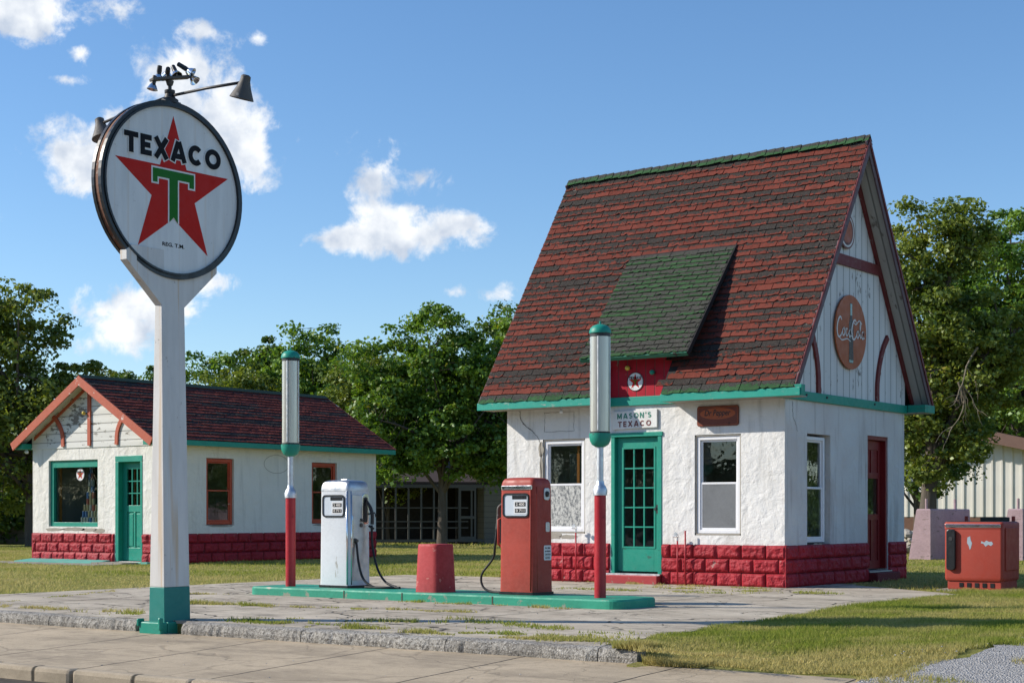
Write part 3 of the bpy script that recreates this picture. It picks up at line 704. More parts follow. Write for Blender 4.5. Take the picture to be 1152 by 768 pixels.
# ------------------------------------------------------------------ THE STATION COTTAGE
ST = thing('filling_station', 'steep red shingled white stucco cottage with green door and two front windows', 'building', (-2.6, 2.3, 0))
W_, D_, H_ = 5.2, 4.6, 2.9; EB = .65
mb = MB()
wall(mb, (-W_, 0, 0), (1, 0, 0), (0, -1, 0), W_-.003, H_, .2, [(W_-4.46, W_-3.61, .80, 2.365), (W_-1.555, W_-.745, .79, 2.355), (W_-3.1, W_-2.15, .16, 2.42)])
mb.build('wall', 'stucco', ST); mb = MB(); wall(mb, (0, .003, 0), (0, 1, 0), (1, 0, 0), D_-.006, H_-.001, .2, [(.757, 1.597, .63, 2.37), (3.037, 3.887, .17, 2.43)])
mb.box(-.199, -.001, .003, .199, .0, H_-.001) if False else None; mb.build('wall', 'stucco_shade_side', ST, label='stained stucco gable wall, greyed to deepen its shade, with the red side door'); mb = MB(); wall(mb, (-W_, .2, 0), (0, 1, 0), (-1, 0, 0), D_-.4, H_, .2, [(1.4, 2.3, .9, 2.3)])
wall(mb, (-W_, D_, 0), (1, 0, 0), (0, 1, 0), W_-.003, H_, .2, [])
mb.build('wall', 'stucco', ST)
rk = MB()
rock(rk, (-W_-.0, 0, 0), (1, 0, 0), (0, -1, 0), W_-3.12, EB, ends=(True, False), seed=1)
rock(rk, (-2.15, 0, 0), (1, 0, 0), (0, -1, 0), 2.15+.03, EB, ends=(False, True), seed=2)
rock(rk, (0, -.03, 0), (0, 1, 0), (1, 0, 0), 3.07, EB, ends=(True, False), seed=3)
rock(rk, (0, 3.89, 0), (0, 1, 0), (1, 0, 0), D_-3.89+.03, EB, ends=(False, True), seed=4)
rock(rk, (-W_, 0, 0), (0, 1, 0), (-1, 0, 0), D_, EB, seed=5, step=.05)
rock(rk, (-W_, D_, 0), (1, 0, 0), (0, 1, 0), W_, EB, seed=6, step=.05)
rk.build('block_base', 'rock', ST, cols=rk.k)
MB().box(-W_+.21, -.21, .21, D_-.21, .0, .12).build('floor', 'interior', ST)
MB().box(-W_+.2, -.2, .2, D_-.2, 2.86, 2.92).build('ceiling', 'interior', ST)
# windows
w1 = dh_window(ST, -4.435, .03, .83, 2.34, .80, 'x', 'vinyl', screen='out', screen_mat='lace', curtain=[(.55, .60)])
w2 = dh_window(ST, -1.53, .03, .82, 2.33, .76, 'x', 'vinyl', screen='out')
w3 = dh_window(ST, -.055, .775, .68, 2.33, .73, 'y', 'vinyl')
w4 = dh_window(ST, -5.10, 1.6, .9, 2.3, .9, 'y', 'vinyl')
# cement surrounds
cs = MB()
for (a, b, c, d) in ((-4.435, -3.635, .83, 2.34), (-1.53, -.77, .82, 2.33)):
    cs.box(a-.024, a-.002, .012, .12, c-.03, d+.02); cs.box(b+.002, b+.024, .012, .12, c-.03, d+.02); cs.box(a-.024, b+.024, .012, .12, d+.002, d+.022); cs.box(a-.024, b+.024, .012, .12, c-.028, c-.002)
cs.build('window_surround', 'cement', ST)
# rough cement patches and sills
def blobpoly(cx, cy, rx, ry, seed, n_=22, k=.35):
    return [(cx+rx*math.cos(2*math.pi*i/n_)*(1+k*mnoise.noise(Vector((math.cos(2*math.pi*i/n_)*1.7, math.sin(2*math.pi*i/n_)*1.7, seed)))*1.6), cy+ry*math.sin(2*math.pi*i/n_)*(1+k*mnoise.noise(Vector((math.cos(2*math.pi*i/n_)*2+5, math.sin(2*math.pi*i/n_)*2, seed)))*1.6)) for i in range(n_)]
FX = dict(o=(0, 0, 0), u=(1, 0, 0), v=(0, 0, 1), n=(0, -1, 0)); FS = dict(o=(0, 0, 0), u=(0, 1, 0), v=(0, 0, 1), n=(1, 0, 0))
pt = MB()
for (a, b, c, d, s_) in ((-4.25, .76, .20, .05, 1), (-3.95, .745, .16, .035, 2), (-4.49, 1.85, .035, .3, 3), (-4.50, 2.2, .05, .12, 4)): pt.prism(blobpoly(a, b, c, d, s_), t=.004, **FX)
for (a, b, c, d, s_) in ((1.12, .60, .22, .06, 5), (1.02, .53, .12, .05, 6)): pt.prism(blobpoly(a, b, c, d, s_), t=.004, **FS)
pt.build('plaster_patch', 'cement', ST)
ck = MB()
def crack(pts, w_, fr, lift=.003): 
    P_ = [Vector((x_, y_, 0)) for x_, y_ in pts]; Q = bez(*P_, n=8); Q = [(q.x+random.uniform(-.008, .008), q.y+random.uniform(-.006, .006)) for q in Q]
    ribbon(ck, Q, [w_*random.uniform(.4, 1.2) for _ in Q], fr['o'], fr['u'], fr['v'], fr['n'], lift, th=.001)
crack([(-4.93, 2.86), (-4.90, 2.70), (-4.80, 2.60), (-4.66, 2.50), (-4.55, 2.38), (-4.50, 2.2), (-4.49, 1.6)], .014, FX)
crack([(.26, 2.84), (.27, 2.6), (.36, 2.5), (.42, 2.38)], .007, FS)
for (a, b, c, d) in ((-4.42, -3.83, 2.49, 2.81),):
    for q in ([(a, c), (b, c)], [(b, c), (b, d)], [(b, d), (a, d)], [(a, d), (a, c)]): crack(q, .006, FX)
ck.build('crack', 'crack', ST)
# front door
DR = MB(); DR.box(-3.1, -3.03, -.012, .15, .165, 2.36); DR.box(-2.22, -2.15, -.012, .15, .165, 2.36); DR.box(-3.12, -2.13, -.022, .15, 2.362, 2.43)
df = DR.build('door_frame', 'teal', ST, bevel=.005)
dl = MB(); X0, X1, Z0, Z1 = -3.025, -2.225, .20, 2.355; gx0, gx1, gz0, gz1 = -2.90, -2.33, .60, 2.17
Yd = .06
dl.box(X0, gx0, Yd, Yd+.045, Z0, Z1); dl.box(gx1, X1, Yd, Yd+.045, Z0, Z1); dl.box(gx0, gx1, Yd, Yd+.045, gz1, Z1); dl.box(gx0, gx1, Yd, Yd+.045, Z0, gz0)
door = dl.build('door', M['teal'], ST, bevel=.004)
mu = MB()
for i in (1, 2): xx = gx0+(gx1-gx0)*i/3; mu.box(xx-.011, xx+.011, Yd+.004, Yd+.04, gz0, gz1)
for i in (1, 2, 3, 4): zz_ = gz0+(gz1-gz0)*i/5; mu.box(gx0, gx1, Yd+.002, Yd+.038, zz_-.011, zz_+.011)
mu.box(gx0-.03, gx1+.03, Yd-.008, Yd-.001, gz0-.03, gz0-.0); mu.box(gx0-.03, gx1+.03, Yd-.008, Yd-.001, gz1, gz1+.03); mu.box(gx0-.03, gx0, Yd-.008, Yd-.001, gz0, gz1); mu.box(gx1, gx1+.03, Yd-.008, Yd-.001, gz0, gz1)
mu.build('glazing_bars', 'teal', door)
MB().box(gx0, gx1, Yd+.02, Yd+.024, gz0, gz1).build('pane', 'glass', door)
kn = MB(); kn.lathe([(.012, 0), (.012, .035), (.028, .04), (.03, .06), (.018, .075)], (-2.265, Yd, 1.20), 14, (0, -1, 0)); kn.box(-2.285, -2.245, Yd-.006, Yd-.001, 1.13, 1.27); kn.build('handle', 'dark_metal', door)
MB().box(-3.14, -2.13, -.10, .16, .145, .17).build('threshold', 'galv', ST)
MB().box(-3.3, -2.15, -.16, .1, 0, .145).build('doorstep', 'sill_red', ST, bevel=.012)
# side door, recessed
sd = MB(); sd.box(-.15, -.02, 3.045, 3.10, .20, 2.36); sd.box(-.15, -.02, 3.83, 3.885, .20, 2.36); sd.box(-.15, -.018, 3.045, 3.885, 2.362, 2.43); sd.build('side_door_frame', 'door_red', ST, bevel=.004)
sdl = MB(); xx = -.11
for (a, b, c, d) in ((3.102, 3.20, .20, 2.358), (3.73, 3.828, .20, 2.358), (3.20, 3.73, 2.2, 2.358), (3.20, 3.73, 1.72, 1.82), (3.20, 3.73, 1.02, 1.12), (3.20, 3.73, .20, .34), (3.44, 3.49, .34, 1.02), (3.44, 3.49, 1.82, 2.2)): sdl.box(xx-.04, xx, a, b, c, d)
sdl.box(xx-.03, xx-.02, 3.2, 3.73, .34, 1.02); sdl.box(xx-.03, xx-.02, 3.2, 3.73, 1.82, 2.2)
sdo = sdl.build('door', 'door_red', ST, label='red side door with a small pane', bevel=.003)
MB().box(xx-.025, xx-.021, 3.2, 3.73, 1.12, 1.72).build('pane', 'glass', sdo)
MB().box(-.02, .06, 3.0, 3.93, .15, .172).build('threshold', 'galv', ST, label='pale sill under the side door')
MB().box(-.1, .20, 3.0, 3.95, 0, .148).build('doorstep', 'rock', ST, label='red step at the side door', bevel=.012)
# roof deck
EX0, EX1, EY, ER = -5.5, .36, -.42, 5.02; ZE, ZR, YR = 3.0, 7.15, 2.3; NX0, NX1, NY = -3.15, -1.92, -.03
sv = Vector((0, YR-EY, ZR-ZE)); SL = sv.length; sv.normalize(); sn = Vector((0, -sv.z, sv.y)); bv = Vector((0, -sv.y, sv.z)); bn = Vector((0, sv.z, sv.y))
deck = MB(); s_cut = (NY-EY)/sv.y
def slab(mb, x0, x1, s0, s1, o, v, n, t=.035): mb.prism([(x0, s0), (x1, s0), (x1, s1), (x0, s1)], o, (1, 0, 0), v, n, -t)
o0 = Vector((0, EY, ZE)); ob_ = Vector((0, 2*YR-EY, ZE))
slab(deck, EX0, NX0, 0, SL, o0, sv, sn); slab(deck, NX1, EX1, 0, SL, o0, sv, sn); slab(deck, NX0, NX1, s_cut, SL, o0, sv, sn); slab(deck, EX0, EX1, 0, SL, ob_, bv, bn)
roof = deck.build('roof', 'tar', ST)
sk1 = lambda x, s: (NX0 < x+EX0 < NX1 and s < s_cut)
shingles(o0+Vector((EX0, 0, 0)), (1, 0, 0), sv, sn, EX1-EX0, SL*.985, .128, .30, 'shingle_red', roof, skip=lambda x, s: sk1(x, s) or s < .12, seed=3)
for (a_, b_) in ((EX0, NX0), (NX1, EX1)): shingles(o0+Vector((a_, 0, 0))-sv*.03+sn*.006, (1, 0, 0), sv, sn, b_-a_, .15, .15, .34, 'shingle_edge', roof, 'starter_course', seed=4)
shingles(ob_+Vector((EX0, 0, 0)), (1, 0, 0), bv, bn, EX1-EX0, SL, .25, .6, 'shingle_red', roof, seed=5)
# ridge caps
rc = MB(); cols = []; x = EX0; rs_ = random.Random(3)
while x < EX1-.02:
    l = .16; x1 = min(x+l*1.15, EX1+.01); lf = .03+rs_.uniform(0, .012); a = Vector((0, YR, ZR+.03+lf)); b0 = len(rc.v); dn = .135+rs_.uniform(-.012, .012)
    for xx, up in ((x, 0.0), (x1, .014)):
        for q in (a - sv*dn + sn*.012, a+Vector((0, 0, .006)), a + Vector((0, sv.y, -sv.z))*dn+bn*.012): rc.v.append((xx, q.y, q.z+up))
    rc.f += [(b0, b0+3, b0+4, b0+1), (b0+1, b0+4, b0+5, b0+2), (b0+3, b0+4, b0+4, b0+3)][:2]; r_ = rs_.random(); gg = rs_.random()*.5
    # end lip
    b1 = len(rc.v); rc.v += [rc.v[b0+3], rc.v[b0+4], rc.v[b0+5]] + [(rc.v[b0+3+k][0], rc.v[b0+3+k][1], rc.v[b0+3+k][2]-.022) for k in range(3)]; rc.f += [(b1, b1+3, b1+4, b1+1), (b1+1, b1+4, b1+5, b1+2)]
    cols += [(r_, gg, 0, 1), (r_, .55, 1, 1), (r_, gg, 0, 1), (r_, gg, 0, 1), (r_, .55, 1, 1), (r_, gg, 0, 1)]+[(r_, gg, 1, 1)]*6; x += l
rc.build('ridge_caps', 'shingle_edge', roof, cols=cols)
# fascias, soffits, rakes
fa = MB(); fa.box(EX0-.01, NX0, EY-.02, EY+.01, 2.865, 2.985); fa.box(NX1, EX1+.10, EY-.02, EY+.01, 2.865, 2.985); fa.box(NX0-.02, NX1+.02, -.05, -.005, 2.86, 3.0); fa.box(EX0-.01, EX1, ER-.01, ER+.02, 2.865, 2.985)
fa.box(EX0, EX0+.03, EY+.011, -.0, 2.87, 2.98)
fa.build('fascia', 'teal_worn', ST, bevel=.006)
sf = MB(); sf.box(EX0+.01, NX0, EY+.01, .0, 2.868, 2.882); sf.box(NX1, EX1, EY+.01, 0, 2.868, 2.882); sf.box(EX0+.01, EX1, D_+.0, ER-.01, 2.868, 2.882)
sf.build('soffit', 'cement', ST)
bm_ = MB(); bm_.box(.002, .055, -.30, D_+.0, 2.865, 3.005); bm_.box(.06, EX1+.02, D_, ER+.02, 2.875, 3.01); bm_.box(.06, EX1+.12, EY-.005, -.30, 2.875, 3.03)
bmo = bm_.build('gable_beam', 'teal', ST, bevel=.006)
bt = MB()
for y_ in (.25, .62, 1.35, 3.2): bt.lathe([(.02, 0), (.018, .015)], (.055, y_, 2.95), 10, (1, 0, 0))
bt.build('bolt', 'dark_metal', bmo)
zz0 = 3.0
def roofz(y_): return ZE+(y_-EY)*(ZR-ZE)/(YR-EY) if y_ < YR else ZE+(2*YR-EY-y_)*(ZR-ZE)/(YR-EY)
gb = MB()
for X_, n_ in ((.012, (1, 0, 0)), (-W_-.012, (-1, 0, 0))):
    gb.prism([(.0, 2.95), (D_, 2.95), (D_, roofz(D_)-.06), (YR, ZR-.08), (0, roofz(0)-.06)], (X_-.03 if X_ > 0 else X_+.03, 0, 0), (0, 1, 0), (0, 0, 1), n_, .03)
gb.build('gable_boards', 'boards_v', ST)
# sloped soffits under the gable overhangs
ss = MB()
for o_, v_, n_ in ((o0, sv, sn), (ob_, bv, bn)):
    for (a, b) in ((.016, EX1-.03), (EX0+.03, -W_-.016)):
        ss.prism([(a, .05), (b, .05), (b, SL-.03), (a, SL-.03)], o_, (1, 0, 0), v_, n_*-1, .05)
ss.build('gable_soffit', 'soffit', ST)
rk_ = MB(); ri = MB()
for o_, v_, n_, q_ in ((o0, sv, sn, 0), (ob_, bv, bn, .003)):
    for (a, b) in ((EX1-.028-q_, EX1-.002-q_), (EX0+.002+q_, EX0+.028+q_)): rk_.prism([(a, -.02), (b, -.02), (b, SL+.02), (a, SL+.02)], o_+n_*.005, (1, 0, 0), v_, n_*-1, .14)
rk_.build('rake_board', 'rake_grey', ST)
for o_, v_, n_, q_ in ((o0, sv, sn, 0), (ob_, bv, bn, .003)):
    for (a, b) in ((.014+q_, .05+q_),): ri.prism([(a, .1), (b, .1), (b, SL-.12), (a, SL-.12)], o_-n_*.051, (1, 0, 0), v_, n_*-1, .10)
    ri.prism([(EX1+.0, -.02), (EX1+.012+q_, -.02), (EX1+.012+q_, SL+.02), (EX1+.0, SL+.02)], o_+n_*.008, (1, 0, 0), v_, n_*-1, .05)
yc = lambda z_: EY+(z_-ZE)*(YR-EY)/(ZR-ZE)
zc = 5.12; ri.prism([(yc(zc)+.08, zc), (D_-yc(zc)-.08, zc), (D_-yc(zc+.2)-.08, zc+.17), (yc(zc+.2)+.08, zc+.17)], (.012, 0, 0), (0, 1, 0), (0, 0, 1), (1, 0, 0), .045)
for P_ in ([(3.36, 3.0), (3.37, 3.3), (3.45, 3.6), (3.60, 3.9), (3.80, 4.12)], [(1.10, 3.0), (1.09, 3.3), (1.02, 3.6), (.88, 3.9)]):     # curved braces
    ribbon(ri, [(q.x, q.y) for q in bez(*[(a, b, 0) for a, b in P_], n=5)], .10, (0, 0, 0), (0, 1, 0), (0, 0, 1), (1, 0, 0), .012, th=.04)
ri.build('gable_trim', 'trim_red', ST)
# dormer over the door
DX0, DX1 = -3.46, -1.46; DY0, DZ0, DY1, DZ1 = -.40, 3.63, 1.19, 5.49
dv = Vector((0, DY1-DY0, DZ1-DZ0)); DLn = dv.length; dv.normalize(); dn_ = Vector((0, -dv.z, dv.y))
dm = MB(); dm.box(NX0-.02, NX1+.02, -.03, .03, 3.0, 3.96); dor = dm.build('dormer', 'plank_red', ST, label='red plank dormer front under a green shingled shed roof')
ch = MB()
for X_ in (NX0, NX1-.03): ch.prism([(-.03, 3.5), (1.12, 5.40-.02), (1.0, 5.22), (-.03, 4.03)][::1], (X_, 0, 0), (0, 1, 0), (0, 0, 1), (1, 0, 0), .03)
ch.build('cheek', 'plank_red', dor)
dd = MB(); dd.prism([(DX0, 0), (DX1, 0), (DX1, DLn), (DX0, DLn)], (0, DY0, DZ0), (1, 0, 0), dv, dn_*-1, .05); dr = dd.build('dormer_roof', 'tar', dor)
MB().prism([(DX0+.01, .0), (DX1-.005, .0), (DX1-.005, .03), (DX0+.01, .03)], Vector((0, DY0, DZ0))-dv*.025-dn_*.004, (1, 0, 0), dv, dn_*-1, .07).build('dormer_fascia', 'fascia_dirty', dor)
shingles(Vector((DX0, DY0, DZ0))-dv*.02, (1, 0, 0), dv, dn_, DX1-DX0, DLn-.02, .105, .26, 'shingle_green', dor, 'dormer_shingles', seed=8)
rkk = MB(); rkk.prism([(DX1, -.02), (DX1+.02, -.02), (DX1+.02, DLn), (DX1, DLn)], Vector((0, DY0, DZ0))+dn_*.012, (1, 0, 0), dv, dn_*-1, .075); rkk.build('dormer_rake', 'tar', dor)
# bulbs on the dormer front
for (X_, z_, m_, t_) in ((-2.73, 3.46, 'yellow', 'small yellow bulb on the red dormer front'), (-2.27, 3.37, 'teal', 'small green bulb on the red dormer front'), (-3.12, 3.4, 'trim_red', 'small red bulb on the red dormer front')):
    th = thing('light_bulb', t_, 'bulb', (X_, -.03, z_), 'coloured bulbs on the dormer'); MB().lathe([(.022, 0), (.022, .03)], (X_, -.03, z_), 12, (0, -1, 0)).build('socket', 'dark_metal', th)
    MB().lathe([(.018, .03), (.036, .05), (.042, .075), (.03, .1), (.008, .112)], (X_, -.03, z_), 14, (0, -1, 0)).build('bulb', m_, th, smooth=True)
th = thing('light_bulb', 'white bare bulb under the eave above the left front window', 'bulb', (-3.95, -.2, 2.868)); MB().lathe([(.02, 0), (.02, -.03)], (-3.95, -.2, 2.868), 12).build('socket', 'galv', th)
MB().lathe([(.016, -.03), (.03, -.05), (.033, -.07), (.02, -.095), (.004, -.1)], (-3.95, -.2, 2.868), 14).build('bulb', 'white', th, smooth=True)
# pipes in front of the wall
def standpipe(x, label, h, hook):
    th = thing('vent_pipe', label, 'pipe', (x, -.1, 0))
    MB().tube([(x, -.11, 0), (x, -.11, h)], .013, 8).build('pipe', 'post_red', th, smooth=True)
    if hook:
        q = MB(); q.tube([(x, -.11, h), (x, -.11, h+.10), (x-.03, -.14, h+.13)], .014, 8); q.tube([(x+.02, -.11, h+.07), (x-.07, -.12, h+.075)], .016, 8); q.lathe([(.035, 0), (.035, .012)], (x, -.16, h+.10), 12, (0, -1, 0)); q.build('spigot', 'galv', th)
standpipe(-1.80, 'thin red standpipe with a silver spigot just right of the green front door', .70, True)
standpipe(-1.66, 'second thin red pipe right of the silver spigot, against the red blocks', .86, False)
standpipe(-3.72, 'thin red pipe with a pale elbow below the left front window', .82, True)
standpipe(-3.98, 'short red pipe against the red blocks left of the pale elbow', .48, False)

# ---- writing helpers
def star_pts(r, c=(0, 0), k=.382): return [(c[0]+(r if i % 2 == 0 else r*k)*math.sin(math.pi*i/5), c[1]+(r if i % 2 == 0 else r*k)*math.cos(math.pi*i/5)) for i in range(10)]
def concave(mb, poly, o, u, v, n, lift, th=.003):
    "star-shaped polygon (seen from its first centre) as fan + rim"
    o, u, v, n = map(Vector, (o, u, v, n)); cx_ = sum(p[0] for p in poly)/len(poly); cy_ = sum(p[1] for p in poly)/len(poly)
    g_ = lambda p, h: o+u*p[0]+v*p[1]+n*h
    for i in range(len(poly)):
        a, b = poly[i], poly[(i+1) % len(poly)]; mb.face([g_((cx_, cy_), lift+th), g_(a, lift+th), g_(b, lift+th)]); mb.face([g_(a, lift), g_(b, lift), g_(b, lift+th), g_(a, lift+th)])
def bold_letters(mb, word, h, wd, gap, sw, o, u, v, n, lift, cx=0, cy=0, k=1.0):
    "heavy sans capitals built from strokes; k widens strokes for an outline"
    total = sum(wd.get(c, .8) for c in word)*h + gap*(len(word)-1); x = cx-total/2; e = (k-1)*sw/2
    for c in word:
        w_ = wd.get(c, .8)*h; y0, y1 = cy-h/2, cy+h/2; s = sw; S_ = []; ho = s/2
        if c == 'T': S_ = [[(x-e, y1-ho), (x+w_+e, y1-ho)], [(x+w_/2, y1-ho), (x+w_/2, y0-e)]]
        elif c == 'E': S_ = [[(x+ho, y0-e), (x+ho, y1+e)], [(x, y1-ho), (x+w_+e, y1-ho)], [(x, cy), (x+w_*.88+e, cy)], [(x, y0+ho), (x+w_+e, y0+ho)]]
        elif c == 'X': S_ = [[(x+ho*.9, y1+e), (x+w_-ho*.9, y0-e)], [(x+ho*.9, y0-e), (x+w_-ho*.9, y1+e)]]
        elif c == 'A': S_ = [[(x+ho*.8, y0-e), (x+w_/2-ho*.15, y1+e)], [(x+w_/2+ho*.15, y1+e), (x+w_-ho*.8, y0-e)], [(x+w_*.2, y0+h*.27), (x+w_*.8, y0+h*.27)]]
        elif c == 'C': S_ = [arc(x+w_/2, cy, w_/2-ho, h/2-ho, 42-e*40, 318+e*40, 22)]
        elif c == 'O': S_ = [arc(x+w_/2, cy, w_/2-ho, h/2-ho, 0, 360, 28)[:-1]]
        elif c == 'M': S_ = [[(x+ho, y0), (x+ho, y1)], [(x+ho, y1), (x+w_/2, y0+h*.15)], [(x+w_/2, y0+h*.15), (x+w_-ho, y1)], [(x+w_-ho, y1), (x+w_-ho, y0)]]
        elif c == 'S': S_ = [[(px_, py_) for px_, py_ in arc(x+w_/2, cy+h*.25-ho*.4, w_/2-ho, h*.25-ho*.6, 35, 270, 12)]+[(px_, py_) for px_, py_ in arc(x+w_/2, cy-h*.25+ho*.4, w_/2-ho, h*.25-ho*.6, 90, -145, 12)][1:]]
        elif c == 'N': S_ = [[(x+ho, y0), (x+ho, y1)], [(x+ho, y1), (x+w_-ho, y0)], [(x+w_-ho, y0), (x+w_-ho, y1)]]
        elif c == "'": S_ = [[(x+w_/2, y1), (x+w_/2, y1-h*.3)]]
        for q, st in enumerate(S_): ribbon(mb, st, s*k, o, u, v, n, lift+.0006*q, closed=(c == 'O'), th=.002)
        x += w_+gap
WD = {'T': .82, 'E': .66, 'X': .90, 'A': .95, 'C': .92, 'O': 1.0, 'M': 1.0, 'S': .72, 'N': .85, "'": .25}
def emblem(o, u, v, n, r, parent, back='sign_white', seg=32, green=True):
    "round star emblem"
    o, u, v, n = map(Vector, (o, u, v, n))
    b = MB(); b.prism([(r*math.cos(2*math.pi*k/seg), r*math.sin(2*math.pi*k/seg)) for k in range(seg)], o, u, v, n, .006); b.build('disc', back, parent)
    b = MB(); ribbon(b, arc(0, 0, r*.97, r*.97, 0, 360, seg)[:-1], r*.06, o, u, v, n, .006, closed=True, th=.002); b.build('border', 'letter_black', parent)
    b = MB(); concave(b, star_pts(r*.86), o, u, v, n, .0065, .001); b.build('star', 'star_red', parent)
    b = MB(); bold_letters(b, 'TEXACO', r*.26, WD, r*.035, r*.065, o, u, v, n, .009, 0, r*.42); b.build('lettering', 'letter_black', parent)
    if green:
        b = MB(); ribbon(b, [(0, r*.1), (0, -r*.32)], r*.14, o, u, v, n, .009, th=.001); ribbon(b, [(-r*.3, r*.15), (r*.3, r*.15)], r*.12, o, u, v, n, .0094, th=.001); b.build('letter', 'star_green', parent)
# round emblem on the dormer
th = thing('round_sign', 'small round white sign with a red star on the red dormer front', 'sign', (-2.62, -.055, 3.24)); emblem((-2.62, -.034, 3.24), (1, 0, 0), (0, 0, 1), (0, -1, 0), .15, th)
# name board over the door
th = thing('name_board', 'white painted name board with green and maroon capitals above the green front door', 'sign', (-2.63, -.01, 2.49))
b = MB(); b.prism([(-3.05, 2.485), (-2.22, 2.50), (-2.22, 2.79), (-3.05, 2.775)], (0, -.004, 0), (1, 0, 0), (0, 0, 1), (0, -1, 0), .03); b.build('board', 'board_white', th, bevel=.004)
b = MB(); bold_letters(b, "MASON'S", .088, WD, .026, .018, (-2.645, -.034, 2.70), (1, 0, .015), (0, 0, 1), (0, -1, 0), .0015); b.build('lettering', 'letter_green', th)
b = MB(); bold_letters(b, "TEXACO", .09, WD, .03, .019, (-2.64, -.034, 2.57), (1, 0, .015), (0, 0, 1), (0, -1, 0), .0015); b.build('lettering', 'letter_maroon', th, label='maroon lower line')
# brown soft drink board
def rrect(w_, h_, r, seg=5, cx=0, cy=0):
    out = []
    for (sx, sy, a0) in ((1, 1, 0), (-1, 1, 90), (-1, -1, 180), (1, -1, 270)): out += [(cx+sx*(w_/2-r)+r*math.cos(R(a0+90*k/seg)), cy+sy*(h_/2-r)+r*math.sin(R(a0+90*k/seg))) for k in range(seg+1)]
    return out
th = thing('metal_sign', 'rusty brown tin sign with orange oval and faded script above the right front window', 'sign', (-1.13, -.01, 2.49))
fr = dict(u=(1, 0, 0), v=(0, 0, 1), n=(0, -1, 0)); oo = (-1.135, -.004, 2.64)
b = MB(); b.prism(rrect(.73, .315, .04), oo, t=.02, **fr); b.build('board', 'brown_sign', th, bevel=.004)
b = MB(); b.prism([(x_, y_) for x_, y_ in arc(.0, .035, .31, .088, 0, 360, 30)[:-1]], (-1.135, -.024, 2.64), t=.002, **fr); b.build('oval', 'orange_sign', th)
b = MB(); text_mb(b, 'Dr Pepper', .13, (-1.135, -.0265, 2.675), (1, 0, 0), (0, 0, 1), (0, -1, 0), .001, .002, .25, .46); b.build('lettering', 'black', th)
b = MB(); ribbon(b, rrect(.69, .275, .03), .006, (-1.135, -.024, 2.64), (1, 0, 0), (0, 0, 1), (0, -1, 0), .0005, True, .001); b.build('border', 'orange_sign', th)
# cola disc on the gable
th = thing('round_sign', 'large rusty orange disc with a bottle and white script on the right gable boards', 'sign', (.045, 2.24, 4.05)); CO = Vector((.045, 2.24, 4.06)); cu_ = dict(u=(0, 1, 0), v=(0, 0, 1), n=(1, 0, 0))
b = MB(); b.prism(arc(0, 0, .6, .6, 0, 360, 48)[:-1], CO, t=.02, **cu_); b.build('disc', 'cola_red', th)
bot = [(.0, -.5), (.075, -.5), (.09, -.46), (.085, -.34), (.075, -.25), (.085, -.1), (.098, 0), (.085, .12), (.05, .22), (.036, .3), (.034, .42), (.042, .43), (.042, .47), (0, .47)]
b = MB(); concave(b, bot+[(-x_, y_) for x_, y_ in bot[::-1][1:-1]], CO, (0, 1, 0), (0, 0, 1), (1, 0, 0), .021, .002); b.build('bottle_picture', 'bottle', th)
b = MB()
b.prism([(-.035, .27), (.035, .27), (.033, .46), (-.033, .46)], CO+Vector((.0235, 0, 0)), t=.001, **cu_); b.prism([(-.07, -.49), (.07, -.49), (.08, -.45), (-.08, -.45)], CO+Vector((.0235, 0, 0)), t=.001, **cu_)
b.build('bottle_glints', 'bottle_green', th)
def script(mb, CO, s, lift, w_):
    "flowing script: C o c a - C o l a"
    U, V_, N_ = (0, 1, 0), (0, 0, 1), (1, 0, 0)
    def st(pts, ww=1.): q = bez(*[(x_*s, y_*s, 0) for x_, y_ in pts], n=6); m_ = len(q); ribbon(mb, [(p.x, p.y) for p in q], [w_*ww*(.55+.6*math.sin(math.pi*(.1+.85*i/m_))) for i in range(m_)], CO, U, V_, N_, lift+st.k, th=.001); st.k += .0002
    st.k = 0
    for dx in (0, 1.26):
        st([(dx+.30, .42), (dx+.20, .52), (dx+.05, .45), (dx-.08, .2), (dx-.08, -.05), (dx+.03, -.2), (dx+.2, -.15), (dx+.34, .0)], 1.35)
    for (x0, y0) in ((.42, 0.), (.97, -.02)):
        st([(x0+.06, y0+.16), (x0-.06, y0+.06), (x0-.03, y0-.1), (x0+.08, y0-.1), (x0+.14, y0+.04), (x0+.06, y0+.16), (x0+.18, y0+.12)] if x0 < .5 else [(x0+.06, y0+.16), (x0-.06, y0+.04), (x0-.0, y0-.12), (x0+.1, y0-.02), (x0+.12, y0+.14), (x0+.11, y0-.05), (x0+.2, y0-.08)])
    st([(.80, .13), (.70, .14), (.64, .02), (.68, -.1), (.78, -.1), (.86, .0)])
    st([(1.15, .0), (1.22, .01)], .8)
    st([(1.7, 0.14), (1.6, 0.06), (1.62, -0.1), (1.72, -0.1), (1.78, 0.04), (1.7, 0.16)])
    st([(1.82, -0.05), (1.94, 0.3), (1.96, 0.46), (1.89, 0.44), (1.87, 0.1), (1.92, -0.1), (2.0, -0.05)])
    st([(2.18, 0.14), (2.07, 0.12), (2.04, -0.06), (2.13, -0.12), (2.2, 0.0), (2.22, 0.14), (2.2, -0.06), (2.3, -0.08)])
    st([(.05, -.2), (.3, -.3), (.75, -.22), (1.05, -.3)], .8); st([(1.25, .46), (1.5, .36), (1.8, .52), (2.05, .42)], .8)
b = MB(); script(b, CO+Vector((0, -.50, -.02)), .445, .0255, .024); b.build('lettering', 'letter_pale', th)
th = thing('round_sign', 'small round brown sign high in the right gable peak', 'sign', (.045, 2.02, 5.62)); C2 = Vector((.045, 2.1, 5.68))
